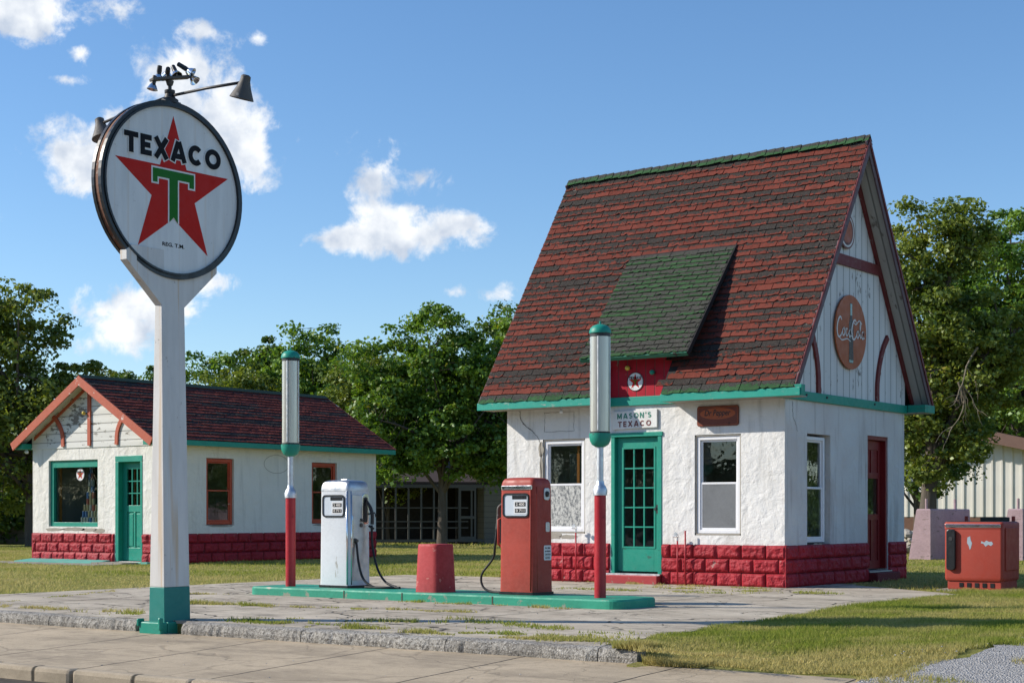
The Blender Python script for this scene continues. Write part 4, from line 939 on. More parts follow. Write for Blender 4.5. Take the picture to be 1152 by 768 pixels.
b = MB(); b.prism(arc(0, 0, .29, .29, 0, 360, 36)[:-1], C2, t=.016, **cu_); b.build('disc', 'brown_sign', th); b = MB(); b.prism(arc(0, 0, .19, .19, 0, 360, 30)[:-1], C2+Vector((.0165, 0, 0)), t=.002, **cu_); b.build('centre', 'orange_sign', th)
b = MB(); ribbon(b, arc(0, 0, .245, .245, 0, 360, 36)[:-1], .03, C2, (0, 1, 0), (0, 0, 1), (1, 0, 0), .0165, True, .001); b.build('border', 'letter_pale', th)

# ------------------------------------------------------------------ THE SMALL BUILDING AT LEFT
LB = thing('small_shop', 'low white stucco building with a dark red gable roof behind the white sign pole', 'building', (-18.67, 5.8, 0))
LX0, LX1, LY0, LY1, LH = -20.80, -16.54, 2.06, 9.6, 2.7
mb = MB(); wall(mb, (LX0, LY0, 0), (1, 0, 0), (0, -1, 0), LX1-LX0-.003, LH, .2, [(.60, 2.38, .83, 2.38), (3.0, 3.92, .05, 2.44)])
mb.build('wall', 'stucco_old', LB); mb = MB(); wall(mb, (LX1, LY0+.003, 0), (0, 1, 0), (1, 0, 0), LY1-LY0-.006, LH-.001, .2, [(1.597, 2.467, .86, 2.42), (5.117, 6.037, .88, 2.41)])
mb.build('wall', 'stucco_cream', LB, label='cream tinted long wall with two orange red windows'); mb = MB(); wall(mb, (LX0, LY0+.2, 0), (0, 1, 0), (-1, 0, 0), LY1-LY0-.4, LH, .2, []); wall(mb, (LX0, LY1, 0), (1, 0, 0), (0, 1, 0), LX1-LX0-.003, LH, .2, [])
mb.build('wall', 'stucco_old', LB)
rk = MB(); rock(rk, (LX0, LY0, 0), (1, 0, 0), (0, -1, 0), 2.98, .68, bl=.42, ends=(True, False), seed=7, step=.028); rock(rk, (LX0+3.92, LY0, 0), (1, 0, 0), (0, -1, 0), .34+.03, .68, ends=(False, True), seed=8, step=.028)
rock(rk, (LX1, LY0-.03, 0), (0, 1, 0), (1, 0, 0), LY1-LY0+.03, .68, bl=.42, ends=(True, False), seed=9, step=.03); rock(rk, (LX0, LY0, 0), (0, 1, 0), (-1, 0, 0), LY1-LY0, .68, seed=10, step=.06)
rk.build('block_base', 'rock', LB, cols=rk.k)
MB().box(LX0+.21, LX1-.21, LY0+.21, LY1-.21, 0, .05).build('floor', 'interior', LB); MB().box(LX0+.2, LX1-.2, LY0+.2, LY1-.2, 2.6, 2.66).build('ceiling', 'interior', LB)
# big shop window
X0, X1, Z0, Z1 = -20.20, -18.42, .83, 2.38; f = MB(); f.box(X0, X0+.12, LY0+.05, LY0+.16, Z0, Z1); f.box(X1-.07, X1, LY0+.05, LY0+.16, Z0, Z1); f.box(X0+.12, X1-.07, LY0+.05, LY0+.16, Z1-.17, Z1); f.box(X0+.12, X1-.07, LY0+.05, LY0+.16, Z0, Z0+.10)
sw = f.build('shop_window', 'teal', LB, bevel=.006); MB().box(X0+.12, X1-.07, LY0+.11, LY0+.115, Z0+.10, Z1-.17).build('pane', 'glass', sw)
f = MB(); f.box(X0+.14, X0+.22, LY0+.2, LY0+.22, Z0, Z1); f.build('curtain', 'orange_curtain', sw)
MB().box(X0-.05, X1+.2, LY0+1.3, LY0+1.34, .1, 2.5).build('backdrop', 'drab', LB); MB().box(X0, X1+.2, LY0+.165, LY0+.58, .86, .90).build('display_shelf', 'interior', LB)
pt = MB()
for (a, b_, c, d, s_) in ((-20.0, .76, .34, .035, 11), (-19.3, .77, .42, .04, 12), (-18.7, .76, .3, .035, 13), (-18.35, .74, .2, .05, 14)): pt.prism(blobpoly(a, b_, c, d, s_), (0, LY0, 0), (1, 0, 0), (0, 0, 1), (0, -1, 0), .004)
for (a, b_, c, d, s_) in ((4.1, .84, .36, .02, 15), (7.6, .85, .36, .03, 16), (7.9, .82, .12, .05, 17)): pt.prism(blobpoly(a, b_, c, d, s_), (LX1, 0, 0), (0, 1, 0), (0, 0, 1), (1, 0, 0), .004)
pt.build('plaster_patch', 'cement', LB)
th = thing('round_sign', 'tiny round white sticker sign inside the green framed shop window', 'sign', (-19.17, LY0+.1, 2.04)); emblem((-19.17, LY0+.106, 2.04), (1, 0, 0), (0, 0, 1), (0, -1, 0), .15, th, seg=20)
# cans stacked in the window
cc = [(.5, .5, .46), (.10, .20, .42), (.42, .12, .08), (.44, .38, .22)]; cm = [plain('can_paint', c, .35) for c in cc]
can_m = MB().lathe([(.042, 0), (.042, .14)], (0, 0, 0), 14); lid_m = MB().lathe([(.040, .1402), (.034, .146)], (0, 0, 0), 14)
base_can = []
rows = [7, 6, 5, 3, 3, 2, 2, 2, 1]; idx = 0; rs_ = random.Random(2)
word = ['bottom', 'second', 'third', 'fourth', 'fifth', 'sixth', 'seventh', 'eighth', 'top']
colw = ['cream', 'blue', 'red', 'tan']
for r_, n_ in enumerate(rows):
    for k_ in range(n_):
        ci = rs_.choice((0, 0, 1, 2, 3, 3)); X_ = -18.98+(k_-(n_-1)/2)*.105; z_ = .90+r_*.147
        o = bpy.data.objects.new('oil_can', None); COL.objects.link(o); o.location = (X_, LY0+.27, z_)
        if not base_can or len(base_can) <= 9:
            pass
        key = ci
        found = [q for q in base_can if q[0] == key]
        if not found:
            a_ = MB(); a_.v = list(can_m.v); a_.f = list(can_m.f); body = a_.build('can_body', cm[ci], None); b_ = MB(); b_.v = list(lid_m.v); b_.f = list(lid_m.f); lid = b_.build('lid', 'galv', None); base_can.append((key, body, lid))
        else: body, lid = found[0][1].copy(), found[0][2].copy(); COL.objects.link(body); COL.objects.link(lid)
        body.parent = o; lid.parent = o
        tag(o, '%s oil can, %s from the left in the %s row of the window pyramid' % (colw[ci], ['first', 'second', 'third', 'fourth', 'fifth', 'sixth', 'seventh'][k_], word[r_]), 'can', 'oil cans stacked in the shop window')
# door
f = MB(); f.box(-17.80, -17.69, LY0+.0-.01, LY0+.16, .05, 2.30); f.box(-16.95, -16.88, LY0-.01, LY0+.16, .05, 2.30); f.box(-17.80, -16.88, LY0-.012, LY0+.16, 2.302, 2.44); f.build('door_frame', 'teal', LB, bevel=.005)
Yl = LY0+.12; a0, a1, z0, z1 = -17.69, -16.95, .07, 2.30; g0, g1, h0, h1 = -17.55, -17.03, 1.32, 2.14
f = MB(); f.box(a0, g0, Yl, Yl+.045, z0, z1); f.box(g1, a1, Yl, Yl+.045, z0, z1); f.box(g0, g1, Yl, Yl+.045, h1, z1); f.box(g0, g1, Yl, Yl+.045, 1.17, h0); f.box(g0, g1, Yl, Yl+.045, z0, .36); f.box(-17.32, -17.26, Yl, Yl+.045, .36, 1.17); f.box(g0, g1, Yl+.018, Yl+.03, .36, 1.17)
for (p0, p1) in ((-17.52, -17.35), (-17.23, -17.06)): f.box(p0, p1, Yl+.006, Yl+.018, .40, 1.13)
d_ = f.build('door', 'teal', LB, bevel=.006); f = MB()
for i in (1, 2): xx = g0+(g1-g0)*i/3; f.box(xx-.012, xx+.012, Yl+.002, Yl+.04, h0, h1); zz_ = h0+(h1-h0)*i/3; f.box(g0, g1, Yl+.004, Yl+.038, zz_-.012, zz_+.012)
f.build('glazing_bars', 'teal', d_); MB().box(g0, g1, Yl+.02, Yl+.024, h0, h1).build('pane', 'glass', d_)
f = MB()
for i in range(3): xx = g0+(g1-g0)*(i+.78)/3; f.box(xx, xx+.03, Yl+.1, Yl+.11, h0-.1, h1+.1)
f.build('curtain', 'orange_curtain', d_)
f = MB(); f.lathe([(.012, 0), (.03, .03), (.02, .05)], (-16.99, Yl, 1.1), 12, (0, -1, 0)); f.build('handle', 'dark_metal', d_)
dh_window(LB, LX1-.05, LY0+1.61, .88, 2.41, .85, 'y', 'window_red', fw=.075, label='orange red sash window nearest the pole')
dh_window(LB, LX1-.05, LY0+5.13, .89, 2.40, .90, 'y', 'window_red', fw=.075)
# apron and plaster oval
MB().prism(wobble_poly([(-20.95, 0), (-17.95, 0), (-17.95, .42), (-20.75, .42)], .03, .3, 2), (0, LY0-.42, -.04), (1, 0, 0), (0, 1, .14), (0, 0, 1), .06).build('painted_apron', 'teal_apron', LB)
MB().box(-16.86, -16.5, LY0-.2, LY0-.03, 0, .05).build('painted_apron', 'teal_apron', LB)
ck = MB(); ribbon(ck, arc(5.94, 2.33, .42, .22, 0, 360, 30)[:-1], .012, (LX1, 0, 0), (0, 1, 0), (0, 0, 1), (1, 0, 0), .002, True, .001); ck.build('plaster_ring', 'cement', LB)
# roof
LC = (LX0+LX1)/2; RX0, RX1, RY0, RY1 = LC-2.50, LC+2.50, 1.74, 9.95; ez, rz = 2.80, 4.28
lv = Vector((LC-RX0, 0, rz-ez)); LL = lv.length; lv.normalize(); ln = Vector((-lv.z, 0, lv.x)); rv = Vector((-lv.x, 0, lv.z)); rn = Vector((lv.z, 0, lv.x))
f = MB(); f.prism([(RY0, 0), (RY1, 0), (RY1, LL), (RY0, LL)], (RX0, 0, ez), (0, 1, 0), lv, ln*-1, .04); f.prism([(RY0, 0), (RY1, 0), (RY1, LL), (RY0, LL)], (RX1, 0, ez), (0, 1, 0), rv, rn*-1, .04)
lr = f.build('roof', 'tar', LB)
shingles((RX1, RY0, ez), (0, 1, 0), rv, rn, RY1-RY0, LL, .15, .32, 'shingle_left', lr, seed=12, run=1.5); shingles((RX0, RY0, ez), (0, 1, 0), lv, ln, RY1-RY0, LL, .125, .30, 'shingle_left', lr, seed=13)
f = MB(); f.prism([(-.13, -.075), (0, .012), (.13, -.075), (0, -.0)], (LC, RY0, rz+.03), (1, 0, 0), (0, 0, 1), (0, 1, 0), RY1-RY0); f.build('ridge_cap', plain('ridge_green', (.03, .06, .035), .9), lr)
f = MB(); f.box(RX1-.02, RX1+.01, RY0+.3, RY1, ez-.13, ez-.012); f.box(RX0-.01, RX0+.02, RY0+.3, RY1, ez-.13, ez-.012); f.box(RX1-.35, RX1+.01, RY0+.02, RY0+.3, ez-.14, ez+.0-.01)
f.box(RX0-.01, RX0+.36, RY0+.04, RY0+.3, ez-.14, ez-.01); f.build('fascia', 'teal', LB, bevel=.005)
f = MB(); f.box(LX1, RX1-.02, RY0+.3, RY1, ez-.12, ez-.10); f.box(RX0+.02, LX0, RY0+.3, RY1, ez-.12, ez-.10); f.build('soffit', 'soffit_left', LB)
f = MB(); 
for (xx, v_, n_, q_) in ((RX0, lv, ln, 0), (RX1, rv, rn, .004)): f.prism([(RY0-.03-q_, -.03), (RY0-q_, -.03), (RY0-q_, LL+.012), (RY0-.03-q_, LL+.012)], (xx, 0, ez+.012), (0, 1, 0), v_, n_*-1, .19); f.prism([(RY1, 0), (RY1+.03, 0), (RY1+.03, LL), (RY1, LL)], (xx, 0, ez+.012), (0, 1, 0), v_, n_*-1, .15)
f.build('rake_board', 'rake_orange', LB)
f = MB()
for (xx, v_, n_) in ((RX0, lv, ln), (RX1, rv, rn)): f.prism([(RY0, .05), (LY0-.02, .05), (LY0-.02, LL-.02), (RY0, LL-.02)], (xx, 0, ez-.0), (0, 1, 0), v_, n_*-1, .07)
f.build('gable_soffit', 'soffit_left', LB)
lz = lambda x_: ez+(1-abs(x_-LC)/2.5)*(rz-ez)
f = MB(); f.prism([(LX0, 2.66), (LX1, 2.66), (LX1, lz(LX1)-.06), (LC, rz-.07), (LX0, lz(LX0)-.06)], (0, LY0+.01, 0), (1, 0, 0), (0, 0, 1), (0, -1, 0), .03); f.prism([(LX0, 2.66), (LX1, 2.66), (LX1, lz(LX1)-.06), (LC, rz-.07), (LX0, lz(LX0)-.06)], (0, LY1-.01, 0), (1, 0, 0), (0, 0, 1), (0, 1, 0), .03); f.build('gable_boards', 'boards_h', LB)
f = MB(); f.box(LC-.05, LC+.05, LY0-.06, LY0-.022, 2.70, 4.1)
for sg in (-1, 1): ribbon(f, [(q.x, q.y) for q in bez((LC+sg*.95, 2.70, 0), (LC+sg*.98, 3.0, 0), (LC+sg*1.12, 3.25, 0), (LC+sg*1.32, 3.42, 0), n=5)], .10, (0, 0, 0), (1, 0, 0), (0, 0, 1), (0, -1, 0), -(LY0)+.022, th=.035)
f.prism([(LX0+.1, lz(LX0+.1)-.13), (LC, rz-.14), (LC, rz-.22), (LX0+.1, lz(LX0+.1)-.21)], (0, LY0-.022, 0), (1, 0, 0), (0, 0, 1), (0, -1, 0), .02)
f.build('gable_trim', 'rake_orange', LB)
th = thing('light_bulb', 'yellow bulb beside the orange upright in the small gable', 'bulb', (LC-.13, LY0-.03, 3.45)); MB().lathe([(.022, 0), (.022, .03)], (LC-.13, LY0-.02, 3.45), 10, (0, -1, 0)).build('socket', 'dark_metal', th)
MB().lathe([(.02, .03), (.045, .06), (.04, .1), (.01, .12)], (LC-.13, LY0-.02, 3.45), 12, (0, -1, 0)).build('bulb', 'yellow', th, smooth=True)
th = thing('light_bulb', 'white bulb hanging under the left eave corner of the small building', 'bulb', (-20.9, LY0-.1, 2.66)); MB().lathe([(.022, 0), (.022, -.03)], (-20.9, LY0-.1, 2.68), 10).build('socket', 'galv', th); MB().lathe([(.02, -.03), (.05, -.07), (.04, -.11), (.01, -.12)], (-20.9, LY0-.1, 2.68), 12).build('bulb', 'white', th, smooth=True)

# ------------------------------------------------------------------ ISLAND, PUMPS, POSTS
mb = MB(); isl = rrect(6.07, .95, .16, 6, -2.115, -5.665)
mb.rings([[(x_, y_, 0) for x_, y_ in isl], [(x_, y_, .10) for x_, y_ in isl], [(-2.115+(x_+2.115)*.996, -5.665+(y_+5.665)*.975, .12) for x_, y_ in isl]])
IS = mb.build('pump_island', 'teal_island', label='low green painted concrete island carrying the two pumps', cat='island', org=(-2.085, -5.64, 0))
ij = MB()
for x_ in (-3.35, -2.35, -.9): ij.box(x_-.008, x_+.008, -6.144, -6.138, .0, .112)
ij.build('joint', 'crack', IS)
def lamp_post(x, y, label):
    th = thing('lamp_post', label, 'lamp post', (x, y, .12), 'tube lamp posts on the island'); c = (x, y, .12)
    MB().lathe([(.07, 0), (.07, 1.23)], c, 20).build('lower_pole', 'post_red', th, smooth='auto')
    MB().lathe([(.082, 1.225), (.085, 1.29), (.07, 1.33), (.05, 1.355), (.045, 1.40), (.04, 1.4), (.04, 1.84)], c, 20).build('upper_pole', 'galv', th, smooth='auto')
    MB().lathe([(.05, 1.80), (.10, 1.83), (.125, 1.88), (.132, 1.94), (.132, 1.965)], c, 24).build('lower_cap', 'teal', th, smooth='auto')
    tb = MB().lathe([(.118, 1.965), (.118, 3.16)], c, 28, cap=False).build('lamp_tube', 'tube', th, smooth=True)
    q = MB(); q.lathe([(.122, 1.966), (.122, 1.985)], c, 28); q.lathe([(.122, 3.12), (.122, 3.159)], c, 28)
    q.build('band', 'dark_metal', th)
    q = MB()
    for a in (20, 110, 200, 290): q.box(x+.1165*math.cos(R(a))-.006, x+.1165*math.cos(R(a))+.006, y+.1165*math.sin(R(a))-.006, y+.1165*math.sin(R(a))+.006, 2.12, 3.24)
    q.build('rod', 'galv', th)
    MB().lathe([(.132, 3.16), (.132, 3.18), (.12, 3.22), (.09, 3.25), (.04, 3.268), (.012, 3.27), (.012, 3.30), (.004, 3.31)], c, 24).build('upper_cap', 'teal', th, smooth='auto')
    return th
lamp_post(-4.69, -5.76, 'red and silver lamp post left of the white pump, by the island end')
lamp_post(.43, -5.76, 'red and silver lamp post right of the red pump, before the green door')

def pump(x0, y0, red):
    w_, d_, h_ = (.53, .41, 1.45) if red else (.54, .44, 1.45); zb = .12
    th = thing('gas_pump', 'dusty red gas pump with its hose looped at the left' if red else 'white gas pump with steel side and two black hoses', 'gas pump', (x0+w_/2, y0+d_/2, zb), 'old gas pumps on the island')
    cx, cy = x0+w_/2, y0+d_/2; bm = 'pump_red' if red else 'pump_white'
    MB().prism(rrect(w_+.05, d_+.03, .05), (cx, cy, zb), (1, 0, 0), (0, 1, 0), (0, 0, 1), .035).build('base', 'black', th)
    q = MB(); Rg = []
    for (z_, s_, k_) in ((.035, 1.03, 0), (.12, 1.02, 0), (1.28, .985, 0), (1.33, .985, 0), (1.375, .97, 0), (1.41, .93, 0), (1.435, .86, 0), (1.45, .72, 0), (1.455, .5, 0)):
        Rg.append([(cx+a*1, cy+b*1, zb+z_) for a, b in rrect(w_*s_, d_*s_, .055*min(1, s_), 6)])
    q.rings(Rg); body = q.build('body', bm, th, smooth='auto')
    # pressed uprights at the corner and the side panel
    q = MB(); e = .004
    if not red:
        q.prism([(y0+.055, .06), (y0+d_-.05, .06), (y0+d_-.06, 1.26), (y0+.06, 1.26)], (x0+w_*1.0-.002, 0, zb), (0, 1, 0), (0, 0, 1), (1, 0, -.003), .008); q.build('side_panel', 'pump_side', th, bevel=.004)
        q = MB(); q.tube([(x0+w_-.03, y0-.006+.003, zb+.05), (x0+w_-.036, y0+.0, zb+1.31)], .012, 8); q.tube([(x0+w_+.003, y0+.045, zb+.05), (x0+w_-.004, y0+.047, zb+1.31)], .010, 8); q.build('corner_moulding', 'chrome', th, smooth=True)
        q = MB()
        Rg = [[(cx+a, cy+b, zb+z_) for a, b in rrect(w_*s_+.006, d_*s_+.006, .058, 6)] for z_, s_ in ((1.31, .987), (1.345, .985), (1.385, .962), (1.42, .915), (1.443, .84), (1.457, .7), (1.462, .5))]
        q.rings(Rg); q.build('cap', 'pump_side', th, smooth='auto')
    else:
        q.tube([(x0+w_-.05, y0-.004, zb+.05), (x0+w_-.055, y0+.002, zb+1.34)], .007, 6); q.tube([(x0+w_+.003, y0+.065, zb+.05), (x0+w_-.003, y0+.065, zb+1.34)], .007, 6); q.build('corner_moulding', 'pump_red', th, smooth=True)
        MB().box(x0+.035, x0+w_-.03, y0-.008, y0+.01, zb+1.30, zb+1.355).build('trim_strip', 'chrome', th, bevel=.006)
    # dial window
    dx0, dx1, dz0, dz1 = cx-.20, cx+.185, zb+.97, zb+1.25; O = (0, y0+.006, 0)
    fr = rrect(dx1-dx0, dz1-dz0, .045, 5, (dx0+dx1)/2, (dz0+dz1)/2); q = MB(); ribbon(q, fr, .020, O, (1, 0, 0), (0, 0, 1), (0, -1, 0), .0, True, .018); dw = q.build('dial_frame', 'black', th)
    q = MB(); q.prism(rrect(dx1-dx0-.015, dz1-dz0-.015, .04, 5, (dx0+dx1)/2, (dz0+dz1)/2), (0, y0+.006, 0), (1, 0, 0), (0, 0, 1), (0, -1, 0), .008); q.build('dial_face', M.setdefault('dial', plain('dial_face', (.60, .66, .72), .25)), dw)
    q = MB(); q.prism(rrect(.20, .17, .01, 2, dx1-.125, dz0+.115), (0, y0-.0022, 0), (1, 0, 0), (0, 0, 1), (0, -1, 0), .002); q.build('dial_plate', 'white', dw)
    q = MB(); q.box(dx1-.205, dx1-.045, y0-.0072, y0-.0046, dz0+.128, dz0+.178); q.box(dx1-.205, dx1-.045, y0-.0072, y0-.0046, dz0+.05, dz0+.098); q.box(dx1-.25, dx1-.03, y0-.005, y0-.0024, dz0+.215, dz0+.262); q.build('counter_window', 'black', dw)
    q = MB(); text_mb(q, '2 400', .045, (dx1-.125, y0-.0075, dz0+.153), (1, 0, 0), (0, 0, 1), (0, -1, 0), .0008, .001, 0, .13); text_mb(q, '0 711', .045, (dx1-.125, y0-.0075, dz0+.074), (1, 0, 0), (0, 0, 1), (0, -1, 0), .0008, .001, 0, .13); q.build('counter_digits', 'letter_pale', dw)
    xs = x0+w_
    if not red:
        q = MB(); q.prism(rrect(.13, .42, .05, 4, y0+.33, zb+1.07), (xs-.004, 0, 0), (0, 1, 0), (0, 0, 1), (1, 0, 0), .014); nb = q.build('nozzle_boot', 'chrome', th, bevel=.004)
        MB().prism(rrect(.085, .35, .035, 4, y0+.325, zb+1.06), (xs+.0105, 0, 0), (0, 1, 0), (0, 0, 1), (1, 0, 0), .002).build('boot_recess', 'black', nb)
        q = MB(); q.tube(bez((xs+.02, y0+.33, zb+1.20), (xs+.07, y0+.35, zb+1.10), (xs+.10, y0+.36, zb+1.0), (xs+.10, y0+.36, zb+.86)), [.012+.012*min(1, i/12) for i in range(31)], 8); q.tube([(xs+.04, y0+.34, zb+1.0), (xs+.13, y0+.38, zb+1.02), (xs+.15, y0+.38, zb+.96)], .010, 6); q.tube([(xs+.05, y0+.35, zb+.84), (xs+.12, y0+.37, zb+.80)], .016, 8); q.build('nozzle', 'dark_metal', th, smooth=True)
        q = MB(); q.tube(bez((xs+.09, y0+.36, zb+.85), (xs+.10, y0+.37, zb+.55), (xs+.22, y0+.34, zb+.25), (xs+.42, y0+.28, zb+.08), (xs+.62, y0+.26, zb+.02), (xs+.50, y0+.16, zb+.018), (xs+.18, y0+.12, zb+.018)), .016, 8)
        q.tube(bez((xs-.0, y0+.12, zb+.64), (xs+.03, y0+.12, zb+.60), (xs+.07, y0+.12, zb+.34), (xs+.16, y0+.12, zb+.12), (xs+.34, y0+.14, zb+.02), (xs+.55, y0+.22, zb+.02), (xs+.70, y0+.24, zb+.02)), .016, 8); q.build('hose', 'rubber', th, smooth=True)
        q = MB(); q.lathe([(.035, 0), (.035, .015), (.022, .02), (.022, .05)], (xs, y0+.12, zb+.64), 14, (1, 0, 0)); q.lathe([(.028, 0), (.028, .012)], (xs+.004, y0+.24, zb+.85), 14, (1, 0, 0)); q.tube([(xs+.01, y0+.235, zb+.94), (xs+.03, y0+.25, zb+.90)], .014, 6); q.build('fittings', 'bracket', th)
        q = MB(); q.tube([(xs-.0, y0+.07, zb+.98), (xs+.008, y0+.07, zb+.92), (xs+.008, y0+.07, zb+.62), (xs, y0+.07, zb+.55)], .010, 6); q.build('door_handle', 'chrome', th)
        MB().box(cx-.05, cx+.06, cy-.03, cy+.04, zb+1.458, zb+1.478).build('top_plate', 'galv', th, bevel=.004)
    else:
        q = MB(); q.prism(rrect(.12, .15, .035, 4, y0+.27, zb+1.25), (xs-.006, 0, 0), (0, 1, 0), (0, 0, 1), (1, 0, 0), .014); q.prism(rrect(.085, .12, .02, 4, y0+.29, zb+.84), (xs-.001, 0, 0), (0, 1, 0), (0, 0, 1), (1, 0, 0), .008); pl = q.build('side_plate', 'galv', th, bevel=.003)
        MB().lathe([(.036, 0), (.036, .012), (.02, .02)], (xs+.008, y0+.27, zb+1.25), 16, (1, 0, 0)).build('lock', 'black', pl)
        nt_ = MB().prism(rrect(.16, .185, .015, 3, y0+.29, zb+.52), (xs+.0, 0, 0), (0, 1, 0), (0, 0, 1), (1, 0, 0), .004).build('notice', 'white', th)
        q = MB()
        for i_, (t_, s_, wd_) in enumerate((('FILL HERE', .024, .11), ('NO SMOKING', .02, .12), ('CAUTION', .03, .12), ('LEAD', .034, .10))): text_mb(q, t_, s_, (xs+.004, y0+.29, zb+.58-.04*i_), (0, 1, 0), (0, 0, 1), (1, 0, 0), .001, .001, 0, wd_)
        q.build('lettering', 'letter_black', nt_)
        # nozzle at the left, on the far side
        q = MB(); q.tube(bez((x0-.012, y0+.10, zb+1.14), (x0-.07, y0+.08, zb+1.08), (x0-.08, y0+.08, zb+.98), (x0-.09, y0+.07, zb+.80)), [.012+.008*min(1, i/8) for i in range(31)], 8); q.tube([(x0-.03, y0+.09, zb+.93), (x0+.005-.01, y0+.09, zb+.90)], .02, 8); q.build('nozzle', 'bracket', th, smooth=True)
        q = MB(); q.tube([(x0-.005, y0+.09, zb+.96), (x0-.06, y0+.06, zb+.93), (x0-.06, y0+.06, zb+.62), (x0-.005, y0+.09, zb+.58)], .016, 8); q.lathe([(.04, 0), (.04, .02)], (x0, y0+.09, zb+.60), 12, (-1, 0, 0)); q.build('hose_guard', 'pump_red', th, smooth=True)
        q = MB(); q.tube(bez((x0-.09, y0+.07, zb+.82), (x0-.12, y0+.07, zb+.60), (x0-.22, y0+.16, zb+.44), (x0-.38, y0+.14, zb+.24), (x0-.37, y0+.14, zb+.09), (x0-.24, y0+.14, zb+.02), (x0+.02, y0+.14, zb+.018)), .015, 8); q.build('hose', 'rubber', th, smooth=True)
    return th
pump(-4.145, -5.76, False)
pump(-1.045, -5.80, True)
# concrete bollard
q = MB(); q.rings([[( -2.085+a, -5.78+b, .12+z_) for a, b in rrect(.44*s_, .42*s_, .11*s_, 5)] for z_, s_ in ((0, 1), (.03, .985), (.58, .875), (.605, .86), (.615, .83))])
bo = q.build('bollard', 'bollard', label='squat red tapered concrete bollard between the two pumps', cat='bollard', org=(-2.085, -5.78, .12), smooth='auto')

# ------------------------------------------------------------------ POLE SIGN
PX, PY = -1.975, -10.36
SG = thing('pole_sign', 'tall tapered white pole carrying a round black rimmed sign with a red star', 'sign', (PX, PY, -.1))
def taper(z_): t = (z_+.1)/3.45; return .122-.070*t, .178-.022*t
q = MB(); Rr = []
for z_ in (.36, 3.32): hx, hy = taper(z_); Rr.append([(PX-hx, PY-hy, z_), (PX+hx, PY-hy, z_), (PX+hx, PY+hy, z_), (PX-hx, PY+hy, z_)])
q.rings(Rr); q.build('pole', 'pole_white', SG, bevel=.006)
q = MB(); Rr = []
for z_ in (-.1, .36): hx, hy = taper(z_); hx += .001; hy += .001; Rr.append([(PX-hx, PY-hy, z_), (PX+hx, PY-hy, z_), (PX+hx, PY+hy, z_), (PX-hx, PY+hy, z_)])
q.rings(Rr); q.build('painted_foot', paint('pole_teal', (.014, .20, .17), .45, dirt=.3), SG, bevel=.006)
q = MB(); q.box(PX-.17, PX+.165, PY-.27, PY-.175, -.13, -.0); q.box(PX+.125, PX+.165, PY-.17, PY+.22, -.13, -.0); q.box(PX-.19, PX-.16, PY-.29, PY-.20, -.05, .03); q.box(PX+.14, PX+.175, PY-.29, PY-.24, -.08, .05); q.build('base_flange', M['teal'], SG, bevel=.012)
hx, hy = taper(3.32)
q = MB(); fk = [(-hy, 3.30), (-.62, 3.72), (-.62, 3.82), (-.55, 3.88), (.55, 3.88), (.62, 3.82), (.62, 3.72), (hy, 3.30)]
q.prism(fk, (PX-.052, PY, 0), (0, 1, 0), (0, 0, 1), (1, 0, 0), .104); q.build('fork', 'pole_white', SG, bevel=.004)
SZ = 4.515; RO, RW = .93, .868; TH = .155
ang = R(-3); su = Vector((-math.sin(ang), math.cos(ang), 0)); sn_ = Vector((math.cos(ang), math.sin(ang), 0)); SC = Vector((PX, PY, SZ))
q = MB(); q.prism(arc(0, 0, RO-.01, RO-.01, 0, 360, 72)[:-1], SC-sn_*(TH/2-.02), su, (0, 0, 1), sn_, TH-.04); drum = q.build('sign_drum', 'rusty', SG)
q = MB()
for sgn in (1, -1):
    ribbon(q, arc(0, 0, (RO+RW)/2, (RO+RW)/2, 0, 360, 72)[:-1], RO-RW, SC, su, (0, 0, 1), sn_*sgn, TH/2-.045, True, .045)
    ribbon(q, arc(0, 0, RW+.012, RW+.012, 0, 360, 72)[:-1], .022, SC, su, (0, 0, 1), sn_*sgn, TH/2+.0005, True, .014)
q.build('rim', 'black', drum)
